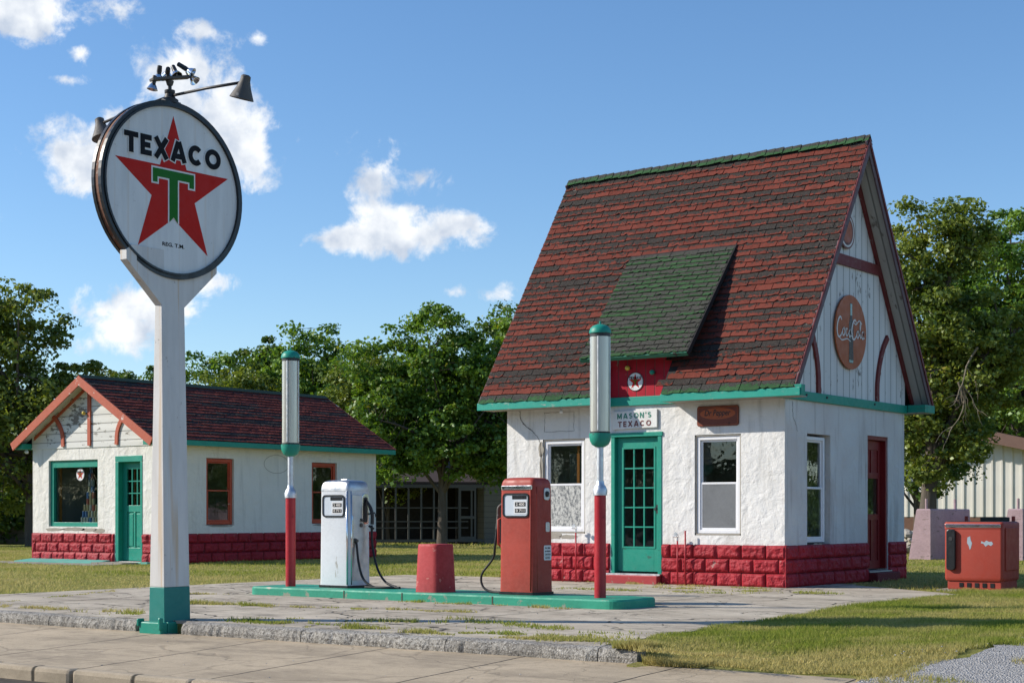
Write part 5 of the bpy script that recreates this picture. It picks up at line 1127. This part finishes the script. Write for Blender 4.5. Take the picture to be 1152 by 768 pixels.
for sgn in (1, -1):
    n_ = sn_*sgn; U = su*sgn; V_ = Vector((0, 0, 1)); O = SC+n_*(TH/2-.019)
    q = MB(); q.prism(arc(0, 0, RW, RW, 0, 360, 72)[:-1], SC+n_*(TH/2-.03), U, V_, n_, .011); fc = q.build('sign_face', 'sign_white', drum)
    # sub-parts are children of the face's drum: star, outlines, letters (all thin enamel)
    q = MB(); concave(q, star_pts(.78), O, U, V_, n_, .0005, .0015); q.build('star', 'star_red', drum)
    q = MB(); bold_letters(q, 'TEXACO', .215, WD, .028, .056, O, U, V_, n_, .003, 0, .415, 1.45); q.build('letter_outline', 'board_white', drum)
    q = MB(); bold_letters(q, 'TEXACO', .215, WD, .028, .056, O, U, V_, n_, .008, 0, .415); q.build('lettering', 'letter_black', drum)
    def bigT(e, bottom):
        return [(-.27-e, .20+e), (.27+e, .20+e), (.27+e, .055-e), (.21-e, .055-e), (.21-e, .115-e), (.058+e, .115-e), (.058+e, bottom-e*1.2), (0, bottom+.055-e*1.2), (-.058-e, bottom-e*1.2), (-.058-e, .115-e), (-.21+e, .115-e), (-.21+e, .055-e), (-.27-e, .055-e)]
    def slabs(mb, e, lift):
        b_ = -.34
        mb.prism([(-.27-e, .115-e), (.27+e, .115-e), (.27+e, .20+e), (-.27-e, .20+e)], O+n_*lift, U, V_, n_, .001)
        for s2 in (-1, 1): mb.prism([(s2*(.21-e), .055-e), (s2*(.27+e), .055-e), (s2*(.27+e), .1149-e), (s2*(.21-e), .1149-e)], O+n_*lift, U, V_, n_, .001)
        for s2 in (-1, 1): mb.prism([(0, .1149-e), (s2*(.055+e), .1149-e), (s2*(.055+e), b_-e*.6), (0, b_+.055-e*.6)], O+n_*lift, U, V_, n_, .001)
    q = MB(); slabs(q, .018, .003); q.build('letter_outline', 'board_white', drum, label='white outline round the large green letter')
    q = MB(); slabs(q, 0, .0055); q.build('large_letter', 'star_green', drum)
    q = MB(); text_mb(q, 'REG. T.M.', .055, O-V_*.575, U, V_, n_, .002, .0015, 0, .29); q.build('small_lettering', 'letter_black', drum)
# top fitting, arms and shades
TZ = SZ+RO
q = MB(); q.lathe([(.09, -.01), (.09, .03), (.06, .05), (.05, .09), (.055, .10), (.055, .13), (.02, .14), (.02, .21)], (PX, PY, TZ), 16); q.box(PX-.06, PX+.06, PY-.10, PY+.10, TZ-.03, TZ+.012); q.build('top_fitting', 'dark_metal', SG, smooth='auto')
for sgn in (1, -1):
    a = Vector((PX, PY, TZ+.07)); b = a+Vector((1.12*sgn, 0, -.03 if sgn > 0 else -.13)); q = MB(); q.tube([a, a.lerp(b, .5)+Vector((0, 0, .01)), b], .016, 8); q.build('lamp_arm', 'dark_metal', SG, smooth=True)
    ax = Vector((-.30*sgn, 0, -1)).normalized(); q = MB(); q.lathe([(.03, -.07), (.05, -.055), (.052, -.01), (.075, .06), (.125, .17), (.12, .175), (.07, .06), (.03, 0)], b, 20, ax); q.build('lamp_shade', 'bracket', SG, smooth='auto')
    MB().lathe([(.02, .02), (.04, .07), (.03, .10), (.01, .115)], b, 12, ax).build('lamp_bulb', 'white', SG, smooth=True)
fb = Vector((PX, PY, TZ+.22)); q = MB()
bar0, bar1 = fb+Vector((-.06, -.20, -.01)), fb+Vector((.06, .22, .09)); q.obox(bar0, bar1, .10, .03); q.lathe([(.03, 0), (.045, .05)], fb-Vector((0, 0, .04)), 12); FBR = q.build('floodlight_bracket', 'bracket', SG, bevel=.006)
def flood(p, ax, L_=.11, m_='dark_metal'):
    ax = Vector(ax).normalized(); q = MB(); q.tube([p-Vector((0, 0, .05)), p+Vector((0, 0, .02))], .014, 6); q.lathe([(.010, -L_*.75), (.024, -L_*.7), (.027, -.02), (.023, 0), (.026, .01)], p, 14, ax); ob = q.build('floodlight', m_, SG, smooth='auto')
    q = MB(); q.lathe([(.026, .01), (.038, .028), (.056, .066), (.058, .07), (.053, .072), (.034, .04), (.01, .02)], p, 18, ax); q.build('reflector', 'chrome', ob, smooth='auto')
flood(bar0+Vector((.0, .03, -.03)), (-.1, -.15, -1)); flood(bar0.lerp(bar1, .2)+Vector((0, 0, .06)), (-.3, .1, -1)); flood(bar0.lerp(bar1, .42)+Vector((0, 0, .06)), (-.7, .5, -.3)); flood(bar0.lerp(bar1, .62)+Vector((0, 0, .07)), (.5, -.1, -.7)); flood(bar1+Vector((0, -.03, .07)), (.8, .5, -.6), .17); flood(bar1+Vector((.03, .0, -.0)), (.6, .2, -.75))

# ------------------------------------------------------------------ COOLER
CX0, CX1, CY0, CY1 = 2.15, 3.02, .86, 1.60
CL = thing('chest_cooler', 'red chest cooler with black handle standing on the grass at right', 'cooler', ((CX0+CX1)/2, (CY0+CY1)/2, 0)); c_ = ((CX0+CX1)/2, (CY0+CY1)/2)
MB().box(CX0-.08, CX1+.1, CY0-.1, CY1+.05, -.01, .022).build('slab', 'path', CL)
q = MB(); q.box(CX0+.04, CX1-.03, CY0+.03, CY1-.03, .022, .17); plinth = q.build('plinth', 'cooler_red', CL, bevel=.01)
q = MB()
for i_ in range(5): a = CX0+.22+i_*.115; q.box(a, a+.06, CY0+.022, CY0+.0285, .055, .12)
q.build('vent_slot', 'black', plinth)
q = MB(); q.rings([[(c_[0]+a, c_[1]+b, z_) for a, b in rrect((CX1-CX0)*s_, (CY1-CY0)*s_, .045, 5)] for z_, s_ in ((.15, .97), (.17, .995), (.20, 1), (.86, 1), (.90, .995))]); body = q.build('body', 'cooler_red', CL, smooth='auto')
q = MB(); q.rings([[(c_[0]+a, c_[1]+b, z_) for a, b in rrect((CX1-CX0)*s_, (CY1-CY0)*s_, .045, 5)] for z_, s_ in ((.902, 1.01), (.985, 1.01), (1.0, .99), (1.006, .97))]); lid = q.build('lid', 'cooler_red', CL, smooth='auto')
MB().box(CX0+.02, CX1-.03, CY0-.014, CY0-.002, .925, .975).build('lid_trim', 'chrome', lid, bevel=.005)
MB().box(CX0+.03, CX1-.03, CY0+.03, CY1-.03, 1.004, 1.014).build('lid_top', 'black', lid, bevel=.004)
q = MB(); q.prism(rrect(.135, .60, .045, 5, CX0+.115, .60), (0, CY0-.002, 0), (1, 0, 0), (0, 0, 1), (0, -1, 0), .05); hd = q.build('handle', 'black', CL, bevel=.012)
MB().lathe([(.032, 0), (.032, .004)], (CX0+.115, CY0-.053, .76), 16, (0, -1, 0)).build('lock', 'dark_metal', hd)
q = MB(); q.prism([(CX0+a, b) for a, b in ((.35, .78), (.39, .80), (.40, .74), (.42, .70), (.40, .62), (.385, .60), (.37, .66), (.345, .70))], (0, CY0-.001, 0), (1, 0, 0), (0, 0, 1), (0, -1, 0), .001); q.prism([(CX1+a, b) for a, b in ((-.31, .73), (-.27, .71), (-.24, .74), (-.20, .72), (-.16, .725), (-.14, .69), (-.17, .66), (-.21, .68), (-.25, .65), (-.28, .69), (-.32, .70))], (0, CY0-.001, 0), (1, 0, 0), (0, 0, 1), (0, -1, 0), .001); q.build('paint_chip', plain('grey_primer', (.33, .40, .46)), CL)
MB().box(CX1-.004, CX1+.022, CY0+.09, CY1-.08, .30, .93).build('side_panel', 'cooler_red', CL, bevel=.012)
for a in (CX0+.06, CX1-.10): MB().box(a, a+.045, CY1-.07, CY1-.03, 1.01, 1.09).build('hinge_bracket', 'cooler_red', CL, bevel=.004)
MB().box(CX0+.30, CX1-.14, CY1-.08, CY1-.02, 1.014, 1.075).build('rear_rail', plain('mossy_black', (.05, .045, .03), .9), CL, bevel=.01)

# ------------------------------------------------------------------ PIERS, SHED, HOUSE
def pier(x0, y0, L_, label):
    th = thing('concrete_pier', label, 'pier', (x0+.25, y0+L_/2, 0), 'pink concrete piers by the shed')
    q = MB(); q.rings([[(x0, y0-.05, 0), (x0+.56, y0-.05, 0), (x0+.56, y0+L_, 0), (x0, y0+L_, 0)], [(x0+.18, y0, 1.22), (x0+.54, y0, 1.22), (x0+.54, y0+L_, 1.22), (x0+.18, y0+L_, 1.22)], [(x0+.2, y0+.02, 1.25), (x0+.52, y0+.02, 1.25), (x0+.52, y0+L_-.02, 1.25), (x0+.2, y0+L_-.02, 1.25)]]); q.build('block', 'pier', th)
    for y_ in (y0+.1, y0+L_*.75): MB().tube([(x0+.4, y_, 1.24), (x0+.4, y_, 1.50)], .035, 8).build('pipe_stub', 'pier', th)
pier(-4.42, 15.7, 2.7, 'pink concrete pier left of the red cooler, before the metal shed')
pier(-2.35, 16.3, 2.7, 'pink concrete pier behind the right edge of the red cooler')
# rock pile
q = MB(); rs_ = random.Random(4)
for _ in range(70):
    p = cw(1021+rs_.uniform(-10, 12), 45+rs_.uniform(-1, 1), rs_.uniform(.03, .6)*(1)); s_ = rs_.uniform(.08, .17); q.lathe([(s_*.4, -s_*.6), (s_, -s_*.2), (s_*.9, s_*.3), (s_*.4, s_*.6)], p, 7, (rs_.uniform(-1, 1), rs_.uniform(-1, 1), 1))
q.build('stone_pile', M['cement'], label='heap of rough stones between the cottage and the pink pier', cat='stones', kind='stuff')
def frame_at(px, depth):
    o = cw(px, depth); return o
def camthing(name, label, cat, px, depth, rot=0, group=None):
    o = bpy.data.objects.new(name, None); COL.objects.link(o); o.location = frame_at(px, depth); o.rotation_euler = (0, 0, YAW+rot); tag(o, label, cat, group); ORG[o.name] = Vector(); return o
def ribbed():
    n = NT('ribbed_steel'); x = n.N.new('ShaderNodeSeparateXYZ'); n.L.new(n.P, x.inputs[0])
    c = n.mix(n.rng(n.noise(.6, 5), .4, .7, 0, .4), (.74, .72, .66), (.60, .57, .50)); return n.fin(c, .5)
M['shed'] = ribbed()
SH = camthing('metal_shed', 'long white ribbed metal shed with a brown roof edge behind the trees', 'shed', 1090, 70, R(-30))
q = MB(); pk, hw = 4.55, 8.6; zr_ = lambda x_: pk-abs(x_+.3)*.235
x = -hw
while x < 7.4:
    x1 = x+.42; q.prism([(x, 1.0), (x+.34, 1.0), (x+.34, zr_(x+.34)), (x, zr_(x))], (0, 0, 0), (1, 0, 0), (0, 0, 1), (0, -1, 0), .02); q.prism([(x+.34, 1.0), (x1, 1.0), (x1, zr_(x1)), (x+.34, zr_(x+.34))], (0, 0, 0), (1, 0, 0), (0, 0, 1), (0, -1, 0), .07); x = x1
q.build('wall', 'shed', SH)
q = MB(); q.box(-hw, 7.4, -.03, 0, 0, .98); q.build('wainscot', plain('brown_steel', (.17, .09, .06), .5), SH)
q = MB()
for (a, b_) in (((-hw-.4), -.3), (-.3, 7.8)): q.prism([(a, zr_(a)), (b_, zr_(b_)), (b_, zr_(b_)+.5), (a, zr_(a)+.5)], (0, 14, 0), (1, 0, 0), (0, 0, 1), (0, -1, 0), 14.8)
q.build('roof', plain('brown_roof', (.20, .115, .085), .5), SH); MB().box(-hw, 7.4, .01, 14, 0, 2.3).build('side_wall', 'shed', SH)

HS = camthing('clapboard_house', 'shaded clapboard house with a screened porch behind the central tree', 'house', 515, 58.0, R(14))
n = NT('clapboard'); x_ = n.N.new('ShaderNodeSeparateXYZ'); n.L.new(n.P, x_.inputs[0]); fz = n.math('FRACT', n.math('DIVIDE', x_.outputs[2], .2)); n.bump(fz, .8, .03); M['clap'] = n.fin(n.mix(n.rng(fz, 0, .12, 1, 0), (.16, .15, .13), (.05, .045, .04)), .7)  # house siding darkened, the trees' shade is put into its colour
M['house_trim'] = plain('house_trim', (.095, .09, .08)); M['dark_roof'] = plain('dark_roof', (.055, .038, .036), .9)  # house trim darkened for the same tree shade
q = MB(); wall(q, (1.0, 0, 0), (1, 0, 0), (0, -1, 0), 5.2, 2.7, .2, [(.75, 2.0, 1.1, 2.15), (3.2, 4.3, 1.1, 2.15)]); q.prism([(1.0, 2.7), (6.2, 2.7), (3.6, 5.0)], (0, .2, 0), (1, 0, 0), (0, 0, 1), (0, -1, 0), .2); q.box(1.0, 6.2, .2, 7, 0, 2.6); q.build('wall', 'clap', HS)
for (a, b_) in ((1.75, 3.0), (4.2, 5.3)):
    f = MB(); f.box(a-.06, a, -.03, .02, 1.04, 2.21); f.box(b_, b_+.06, -.03, .02, 1.04, 2.21); f.box(a, b_, -.03, .02, 2.15, 2.21); f.box(a, b_, -.03, .02, 1.04, 1.1); f.box((a+b_)/2-.03, (a+b_)/2+.03, -.01, .02, 1.1, 2.15); wf = f.build('window', 'house_trim', HS); MB().box(a, b_, .03, .04, 1.1, 2.15).build('pane', M['black'], wf)
f = MB(); f.box(1.0+.0, 1.45, -.03, -.005, 3.05, 3.6); wf = f.build('window', 'house_trim', HS, label='small upper window'); MB().box(1.07, 1.38, -.04, -.031, 3.12, 3.53).build('pane', M['black'], wf)
q = MB(); q.prism([(.6, 2.55), (3.6, 5.2), (3.6, 5.02), (.8, 2.55)], (0, 7.2, 0), (1, 0, 0), (0, 0, 1), (0, -1, 0), 7.6); q.prism([(6.6, 2.55), (3.6, 5.2), (3.6, 5.02), (6.4, 2.55)], (0, 7.2, 0), (1, 0, 0), (0, 0, 1), (0, -1, 0), 7.6)
q.prism([(0, 2.3), (5.5, 4.6), (5.5, 4.5), (0, 2.2)], (-4.1, .0, 0), (0, 1, 0), (0, 0, 1), (1, 0, 0), 6.6); q.build('roof', 'dark_roof', HS)
q = MB(); q.box(-3.6, .9, 2.6, 2.8, 0, 3.2); q.box(.2, 1.0, 1.2, 1.4, 0, 2.4); q.build('rear_wall', 'tar', HS, label='wall inside the porch, coloured black for its shade')  # tar black stands in for the shade inside the porch
q = MB(); q.box(-3.7, .98, .0, .1, 2.08, 2.22); q.box(-3.7, .98, .02, .08, 0.1, .2)
for i_ in range(10): a = -3.7+i_*.47; q.box(a-.03, a+.03, .02, .08, .2, 2.08)
for z_ in (.62, .85, 1.35): q.box(-3.7, .4, .03, .07, z_-.02, z_+.02)
q.build('porch_frame', 'house_trim', HS)
q = MB(); q.box(.05, .12, -.01, .03, .1, 2.08); q.box(.62, .69, -.01, .03, .1, 2.08); q.box(.12, .62, -.01, .03, .1, .3); q.box(.12, .62, -.01, .03, .95, 1.05); q.box(.12, .62, -.01, .03, 1.98, 2.08); q.build('porch_door', 'house_trim', HS)
OS = camthing('garden_outbuilding', 'low dark outbuilding under the trees at the far left edge', 'shed', 5, 60); q = MB(); q.box(-3, 1.0, 0, 3, 0, 1.35); q.build('wall', 'clap', OS); q = MB(); q.prism([(-3.3, 1.3), (1.3, 1.3), (1.0, 1.6), (-3.0, 1.6)], (0, 3.2, 0), (1, 0, 0), (0, 0, 1), (0, -1, 0), 3.4); q.build('roof', 'dark_roof', OS); MB().box(-1.2, -.4, -.02, -.005, .5, 1.1).build('window', 'black', OS)

# ------------------------------------------------------------------ TREES
def tree_meshes(seed, lobes, trunk_h, trunk_r, n_clump, per, leaf_size, clump_r, mat, limbs=10, lean=(0, 0)):
    """lobes: ellipsoids (x,y,z,rx,ry,rz) in the tree's own metres"""
    g_ = np.random.default_rng(seed); rs = random.Random(seed)
    vol = np.array([l[3]*l[4]*l[5] for l in lobes]); pick = g_.choice(len(lobes), n_clump, p=vol/vol.sum()); C = []
    for i in pick:
        l = lobes[i]; d = g_.normal(size=3); d /= np.linalg.norm(d); r = g_.random()**.42; C.append([l[0]+d[0]*r*l[3], l[1]+d[1]*r*l[4], l[2]+d[2]*r*l[5]])
    C = np.array(C); br = MB(); top = Vector((lean[0], lean[1], trunk_h))
    T = bez((0, 0, -.1), (lean[0]*.3+rs.uniform(-.1, .1), lean[1]*.3, trunk_h*.35), tuple(top), (lean[0]*1.6, lean[1]*1.6, trunk_h*1.9), n=6); m_ = len(T)
    br.tube(T, [trunk_r*(1.35 if i == 0 else 1)*(1-.75*i/m_) for i in range(m_)], 10)
    hubs = []
    far = C[np.argsort(-np.linalg.norm(C-np.array([0, 0, trunk_h]), axis=1))]
    for k_ in range(limbs):
        c = far[int(k_*len(far)/limbs*.55)]; b_ = T[int(m_*(.42+.5*rs.random()))]; mid = (b_+Vector(c))/2+Vector((rs.uniform(-.3, .3), rs.uniform(-.3, .3), rs.uniform(-.1, .5)))
        q = bez(tuple(b_), tuple(mid), tuple(c), n=6); rr = trunk_r*rs.uniform(.28, .45); br.tube(q, [rr*(1-.85*i/len(q)) for i in range(len(q))], 7); hubs += q[4:]
    H = np.array([tuple(h) for h in hubs])
    for c in C[::2]:
        h = H[np.argmin(np.linalg.norm(H-c, axis=1))]; v = Vector(c); m2 = (Vector(h)+v)/2+Vector((rs.uniform(-.12, .12), rs.uniform(-.12, .12), rs.uniform(-.05, .15))); br.tube([tuple(h), tuple(m2), tuple(v)], [trunk_r*.10, trunk_r*.06, .008], 4)
    # leaves
    tot = n_clump*per; ci = np.repeat(np.arange(n_clump), per); cr = clump_r*(.40+.85*g_.random(n_clump)**1.5); d = g_.normal(size=(tot, 3)); d /= np.linalg.norm(d, axis=1)[:, None]; rad = g_.random(tot)**.5
    off = d*rad[:, None]*cr[ci][:, None]*np.array([1.15, 1.15, .62]); P_ = C[ci]+off
    # ragged sprays: some leaves strung outward
    s_ = leaf_size*(.45+.8*g_.random(tot)); nrm = g_.normal(size=(tot, 3))+np.array([0, 0, .9])+d*.5; nrm /= np.linalg.norm(nrm, axis=1)[:, None]
    a = np.cross(nrm, g_.normal(size=(tot, 3))); a /= np.linalg.norm(a, axis=1)[:, None]; b = np.cross(nrm, a)
    a *= s_[:, None]*.5; b *= s_[:, None]*.34; bend = nrm*s_[:, None]*.12
    V = np.stack([P_-a, P_-b+bend, P_+a, P_+b+bend], 1).reshape(-1, 3)
    cg = np.clip(.5+g_.normal(0, .28, n_clump), 0, 1)[ci]*.7+g_.random(tot)*.3; cr_ = np.clip(g_.random(n_clump)[ci]*.35+g_.random(tot)*.7, 0, 1)
    cols = np.repeat(np.c_[cr_, cg, cr_*0, cr_*0+1], 4, axis=0)
    return br, V, cols, mat
TREES = {}
def tree(key, label, px, depth, scale=1., rot=0., group=None, name='leafy_tree', base=None, mk=None, at=None):
    o = bpy.data.objects.new(name, None); COL.objects.link(o); o.location = at if at is not None else cw(px, depth); o.rotation_euler = (0, 0, YAW+rot); o.scale = (scale,)*3; tag(o, label, 'tree', group); ORG[o.name] = Vector()
    if key in TREES:
        for ch in TREES[key]: c = ch.copy(); COL.objects.link(c); c.parent = o
    else:
        br, V, cols, mat = mk(); t = br.build('trunk', 'bark', None, smooth=True); t.parent = o
        c = fast_mesh('crown', V, np.arange(len(V)).reshape(-1, 4), mat, o, cols); TREES[key] = (t, c)
    return o
# left edge tree
tree('left', 'big leafy tree with a ragged crown at the left edge', 36, 55, 1.06, mk=lambda: tree_meshes(21, [(-.9, 0, 7.0, 2.0, 2, 2.2), (1.0, 0, 5.5, 1.3, 1.4, 1.3), (-3.3, .5, 6.6, 2.4, 2.2, 3.0), (.3, 0, 4.5, 2.1, 2, 1.3), (-1.2, -.3, 3.5, 2.7, 2.2, 1.7), (1.2, .2, 3.6, 1.3, 1.4, .9), (-3.5, 0, 3.2, 2.2, 2, 1.6), (.9, 0, 2.2, 1.4, 1.4, .8), (-1.5, 0, 1.9, 2.4, 1.5, 1.0)], 2.6, .22, 440, 120, .17, .62, 'leaf_olive', 16))
# central tree in front of the house
tree('centre', 'full green tree in front of the clapboard house', 497, 52, mk=lambda: tree_meshes(33, [(-.2, 0, 6.2, 1.6, 1.8, 1.9), (-1.4, 0, 4.6, 1.6, 1.8, 1.7), (1.1, 0, 5.4, 1.4, 1.7, 1.7), (.3, 0, 3.8, 2.3, 2.0, 1.6), (-1.9, .2, 3.2, 1.3, 1.5, .9), (1.7, 0, 3.2, 1.2, 1.5, 1.1), (-2.3, 0, 5.6, 1.0, 1.2, 1.2), (2.5, 0, 6.2, 1.1, 1.5, 1.6), (2.6, 0, 4.2, 1.1, 1.4, 1.5), (-1.4, 0, 2.9, 1.5, 1.3, .8), (1.6, 0, 3.0, 1.4, 1.3, .8)], 2.3, .20, 520, 130, .16, .55, 'leaf', 16))
# tree right of the centre, behind the cottage roof's left slope
tree('behind', 'tall tree showing behind the left slope of the red roof', 590, 62, 1.06, mk=lambda: tree_meshes(35, [(-.3, 0, 6.8, 1.7, 2, 2.0), (.8, 0, 5.2, 2.4, 2.2, 2.6), (-1.4, .4, 4.6, 2.0, 2, 2.2), (.5, 0, 2.6, 2.6, 2, 1.3)], 2.6, .22, 260, 120, .18, .65, 'leaf_dark', 12))
# right: dark leaning tree before the shed and the broad one behind
tree('right', 'leaning tree with dark forked trunk between the cottage and the metal shed', 1043, 47, mk=lambda: tree_meshes(41, [(-.4, 0, 8.6, 1.2, 1.4, 1.9), (.9, 0, 9.2, 1.0, 1.3, 1.4), (.1, 0, 6.7, 1.6, 1.9, 1.5), (1.2, 0, 5.6, 1.5, 1.7, 1.4), (-.6, 0, 4.4, 1.3, 1.5, 1.3), (.9, 0, 3.5, 1.3, 1.4, .9), (1.1, .3, 7.2, 1.0, 1.2, 1.3), (-.1, 0, 2.6, .9, 1, .7), (1.9, 0, 5.1, 1.1, 1.3, 1.2), (2.2, 0, 6.0, .9, 1.2, 1.2)], 2.6, .36, 480, 115, .15, .52, 'leaf_olive', 18, (.1, 0)))
tree('right_back', 'broad bright green tree filling the right edge behind the metal shed', 1150, 78, mk=lambda: tree_meshes(43, [(.0, 0, 13.2, 3.0, 3, 3.0), (-2.0, 0, 10.2, 2.6, 3, 3.2), (2.5, 0, 10, 3, 3, 4), (-1, 0, 6.6, 3.8, 3, 2.4), (3, 0, 6, 3, 3, 2.4), (-2.8, 0, 12, 1.8, 2, 2)], 5, .35, 480, 120, .24, .95, 'leaf', 16))
# middle woods
def wood(seed, mat='leaf'): return lambda: tree_meshes(seed, [(0, 0, 7.4, 2.2, 2.2, 1.9), (-1.6, 0, 5.2, 2.3, 2.2, 2.0), (1.7, 0, 5.4, 2.3, 2.2, 2.1), (0, 0, 3.3, 3.0, 2.4, 1.7)], 3.0, .22, 220, 110, .21, .75, mat, 10)
spots = [('wa', 238, 74, .93, 0, 'rounded tree behind the ridge of the small building, nearest the white pole'), ('wb', 300, 78, 1.06, 40, 'tree behind the small building, left of the nearer tube lamp'), ('wa', 352, 72, 1.04, 130, 'tree behind the small building, right of the nearer tube lamp'), ('wc', 402, 76, 1.0, 60, 'tree above the right end of the small building roof'),
         ('wb', 440, 84, 1.0, 200, 'darker tree filling the gap left of the central tree'), ('wc', 548, 86, 1.02, 10, 'tree behind the clapboard house roof'), ('wa', 620, 90, 1.05, 270, 'tree hidden mostly behind the cottage at left'),
         ('wc', 112, 105, 1.19, 90, 'distant tree left of the small building ridge'), ('wb', 150, 100, 1.14, 120, 'distant tree just right of the small gable peak'), ('wa', 186, 104, 1.12, 20, 'distant tree showing beside the white pole'), ('wc', 60, 80, .8, 0, 'dark tree behind the left edge tree'), ('wb', -20, 75, .9, 0, 'dark tree at the far left behind the outbuilding')]
seeds = {'wa': (51, 'leaf'), 'wb': (52, 'leaf_dark'), 'wc': (53, 'leaf_olive')}
for (k_, px, dp, sc, ro, lb) in spots: tree(k_, lb, px, dp, sc, R(ro), 'trees in the woods behind', mk=wood(*seeds[k_]))
for i, (px, dp) in enumerate(((-180, 90), (700, 100), (960, 95), (1010, 88), (1085, 96))):
    tree('wb', ['tree left of the picture', 'tree behind the cottage', 'tree behind the right side of the cottage', 'dark tree seen between the cottage and the leaning tree', 'dark tree behind the metal shed roof'][i], px, dp, 1.15, R(70*i), 'trees in the woods behind')
# undergrowth behind the house and the shed
def shrub(seed): return lambda: tree_meshes(seed, [(0, 0, 1.3, 1.9, 1.2, 1.2), (-1.2, 0, .9, 1.2, 1, .9), (1.3, 0, 1.0, 1.3, 1, 1.0)], .8, .08, 90, 90, .18, .5, 'leaf_dark', 5)
for i, (px, dp, sc, lb) in enumerate(((410, 63, 1.2, 'dark shrub at the left end of the porch'), (455, 70, 1.6, 'dark shrub behind the porch'), (20, 62, 1.3, 'dark shrub beside the outbuilding'), (-30, 60, 1.2, 'dark shrub left of the outbuilding'), (70, 68, 1.2, 'dark shrub behind the small building corner'))):
    o = tree('sh', lb, px, dp, sc, R(50*i), 'dark shrubs', 'leafy_shrub', mk=shrub(61)); o['category'] = 'shrub'
tree('thin', 'slender young tree left of the porch', 437, 60, mk=lambda: tree_meshes(71, [(0, 0, 3.6, 1.0, 1, 1.6), (.5, 0, 2.2, .8, .8, .8)], 1.6, .10, 70, 90, .16, .45, 'leaf_olive', 8))
# dead hanging branch
q = MB(); a = cw(1083, 45.5, 7.2); rs_ = random.Random(8)
def twig(p, d, L_, r, dep):
    pts = [p]; 
    for _ in range(5): d = (d+Vector((rs_.uniform(-.4, .4), rs_.uniform(-.4, .4), rs_.uniform(-.35, .3)))).normalized(); pts.append(pts[-1]+d*L_/5)
    q.tube(pts, [r*(1-.7*i/5) for i in range(6)], 5)
    if dep:
        for _ in range(4): twig(pts[rs_.randint(1, 5)], (d+Vector((rs_.uniform(-1, 1), rs_.uniform(-1, 1), rs_.uniform(-.8, .8)))).normalized(), L_*.55, r*.5, dep-1)
twig(cw(1100, 45.4, 5.9), (RT*-.5+Vector((0, 0, -.6))).normalized(), 1.6, .035, 2); twig(cw(1078, 45.4, 4.9), (RT*.1+Vector((0, 0, -1))).normalized(), 1.4, .035, 1)
dbm = plain('dead_wood', (.20, .165, .12), .9)
db = q.build('dead_branch', dbm, label='bare tan dead branch hanging in the leaning tree', cat='branch', org=tuple(cw(1083, 45.5, 4)))
for (px, dp, sc, key, lb) in ((415, 66, .86, 'wc', 'bushy tree just right of the small building, over the porch end'), (455, 72, .9, 'wa', 'bushy tree between the small building and the central tree'), (270, 70, .85, 'wc', 'low bushy tree directly behind the small building roof'), (1110, 92, 1.5, 'wb', 'tall dark tree behind the metal shed, left of the broad bright tree'), (1180, 90, 1.5, 'wa', 'tall tree behind the metal shed at the right edge'), (1030, 60, .8, 'wb', 'dark tree behind the leaning tree trunk'), (560, 68, .75, 'wb', 'dark tree behind the clapboard house gable')):
    tree(key, lb, px, dp, sc, R(px), 'trees in the woods behind')
for i, (px, dp) in enumerate(((-110, 84), (-260, 78), (-380, 92), (-520, 84), (-680, 96))):
    tree(('wa', 'wb', 'wc')[i % 3], ['tree just outside the left edge of the picture', 'second tree outside the left edge, right of the bend', 'third tree outside the left edge, set further back', 'fourth tree outside the left edge', 'outermost tree on the left, furthest away'][i], px, dp, 1.05+.08*(i % 3), R(80*i), 'trees in the woods behind')
def leaf_screen(name, label, a, b, h, n_, key):
    g_ = np.random.default_rng(key); a = np.array(a, float); b = np.array(b, float); t = g_.random(n_); c = a+(b-a)*t[:, None]; top = h*(.7+.3*np.sin(t*37+key)*np.sin(t*91)); P_ = np.c_[c+g_.normal(0, .8, (n_, 2)), g_.random(n_)**.8*top]
    q = g_.normal(size=(n_, 3)); q /= np.linalg.norm(q, axis=1)[:, None]; w = np.cross(q, g_.normal(size=(n_, 3))); w /= np.linalg.norm(w, axis=1)[:, None]; z = np.cross(q, w); s_ = .28
    V = np.stack([P_-w*s_, P_-z*s_*.7, P_+w*s_, P_+z*s_*.7], 1).reshape(-1, 3); r_ = g_.random(n_); cols = np.repeat(np.c_[r_*.8, r_, r_*0, r_*0+1], 4, axis=0)
    o = fast_mesh(name, V, np.arange(len(V)).reshape(-1, 4), 'leaf_dark', None, cols); tag(o, label, 'hedge', None, 'stuff')
leaf_screen('leaf_screen', 'leaf screen added across the road to darken the window reflections', (-160, -57), (40, -57), 4.2, 60000, 3)  # out of view, added to block the pale horizon in window reflections
leaf_screen('leaf_screen', 'leaf screen added far to the right of the shed to darken the window reflections', (-4, 52), (60, 30), 3.6, 30000, 4)  # second added screen, does the same for the side windows
leaf_screen('undergrowth', 'dark undergrowth along the woods behind the buildings', tuple(cw(-600, 90))[:2], tuple(cw(1010, 100))[:2], 3.4, 60000, 5)
# trees over the road and beyond the right edge: they show in the window glass
k_ = 0
for (X_, Y_, s_, lb) in [(-120+6.6*i, -60-7*(i % 2), 1.25+.2*(i % 3), 'across the road') for i in range(21) if i not in (13,)] + [(-10+6.5*i, 66-3*i, 1.3, 'far to the right of the metal shed') for i in range(8)]:
    tree(('wa', 'wb', 'wc')[k_ % 3], 'tree standing %s, mirrored in the window glass' % lb, 0, 0, s_, R(67*k_), 'trees '+lb, at=(X_, Y_, -.2)); k_ += 1
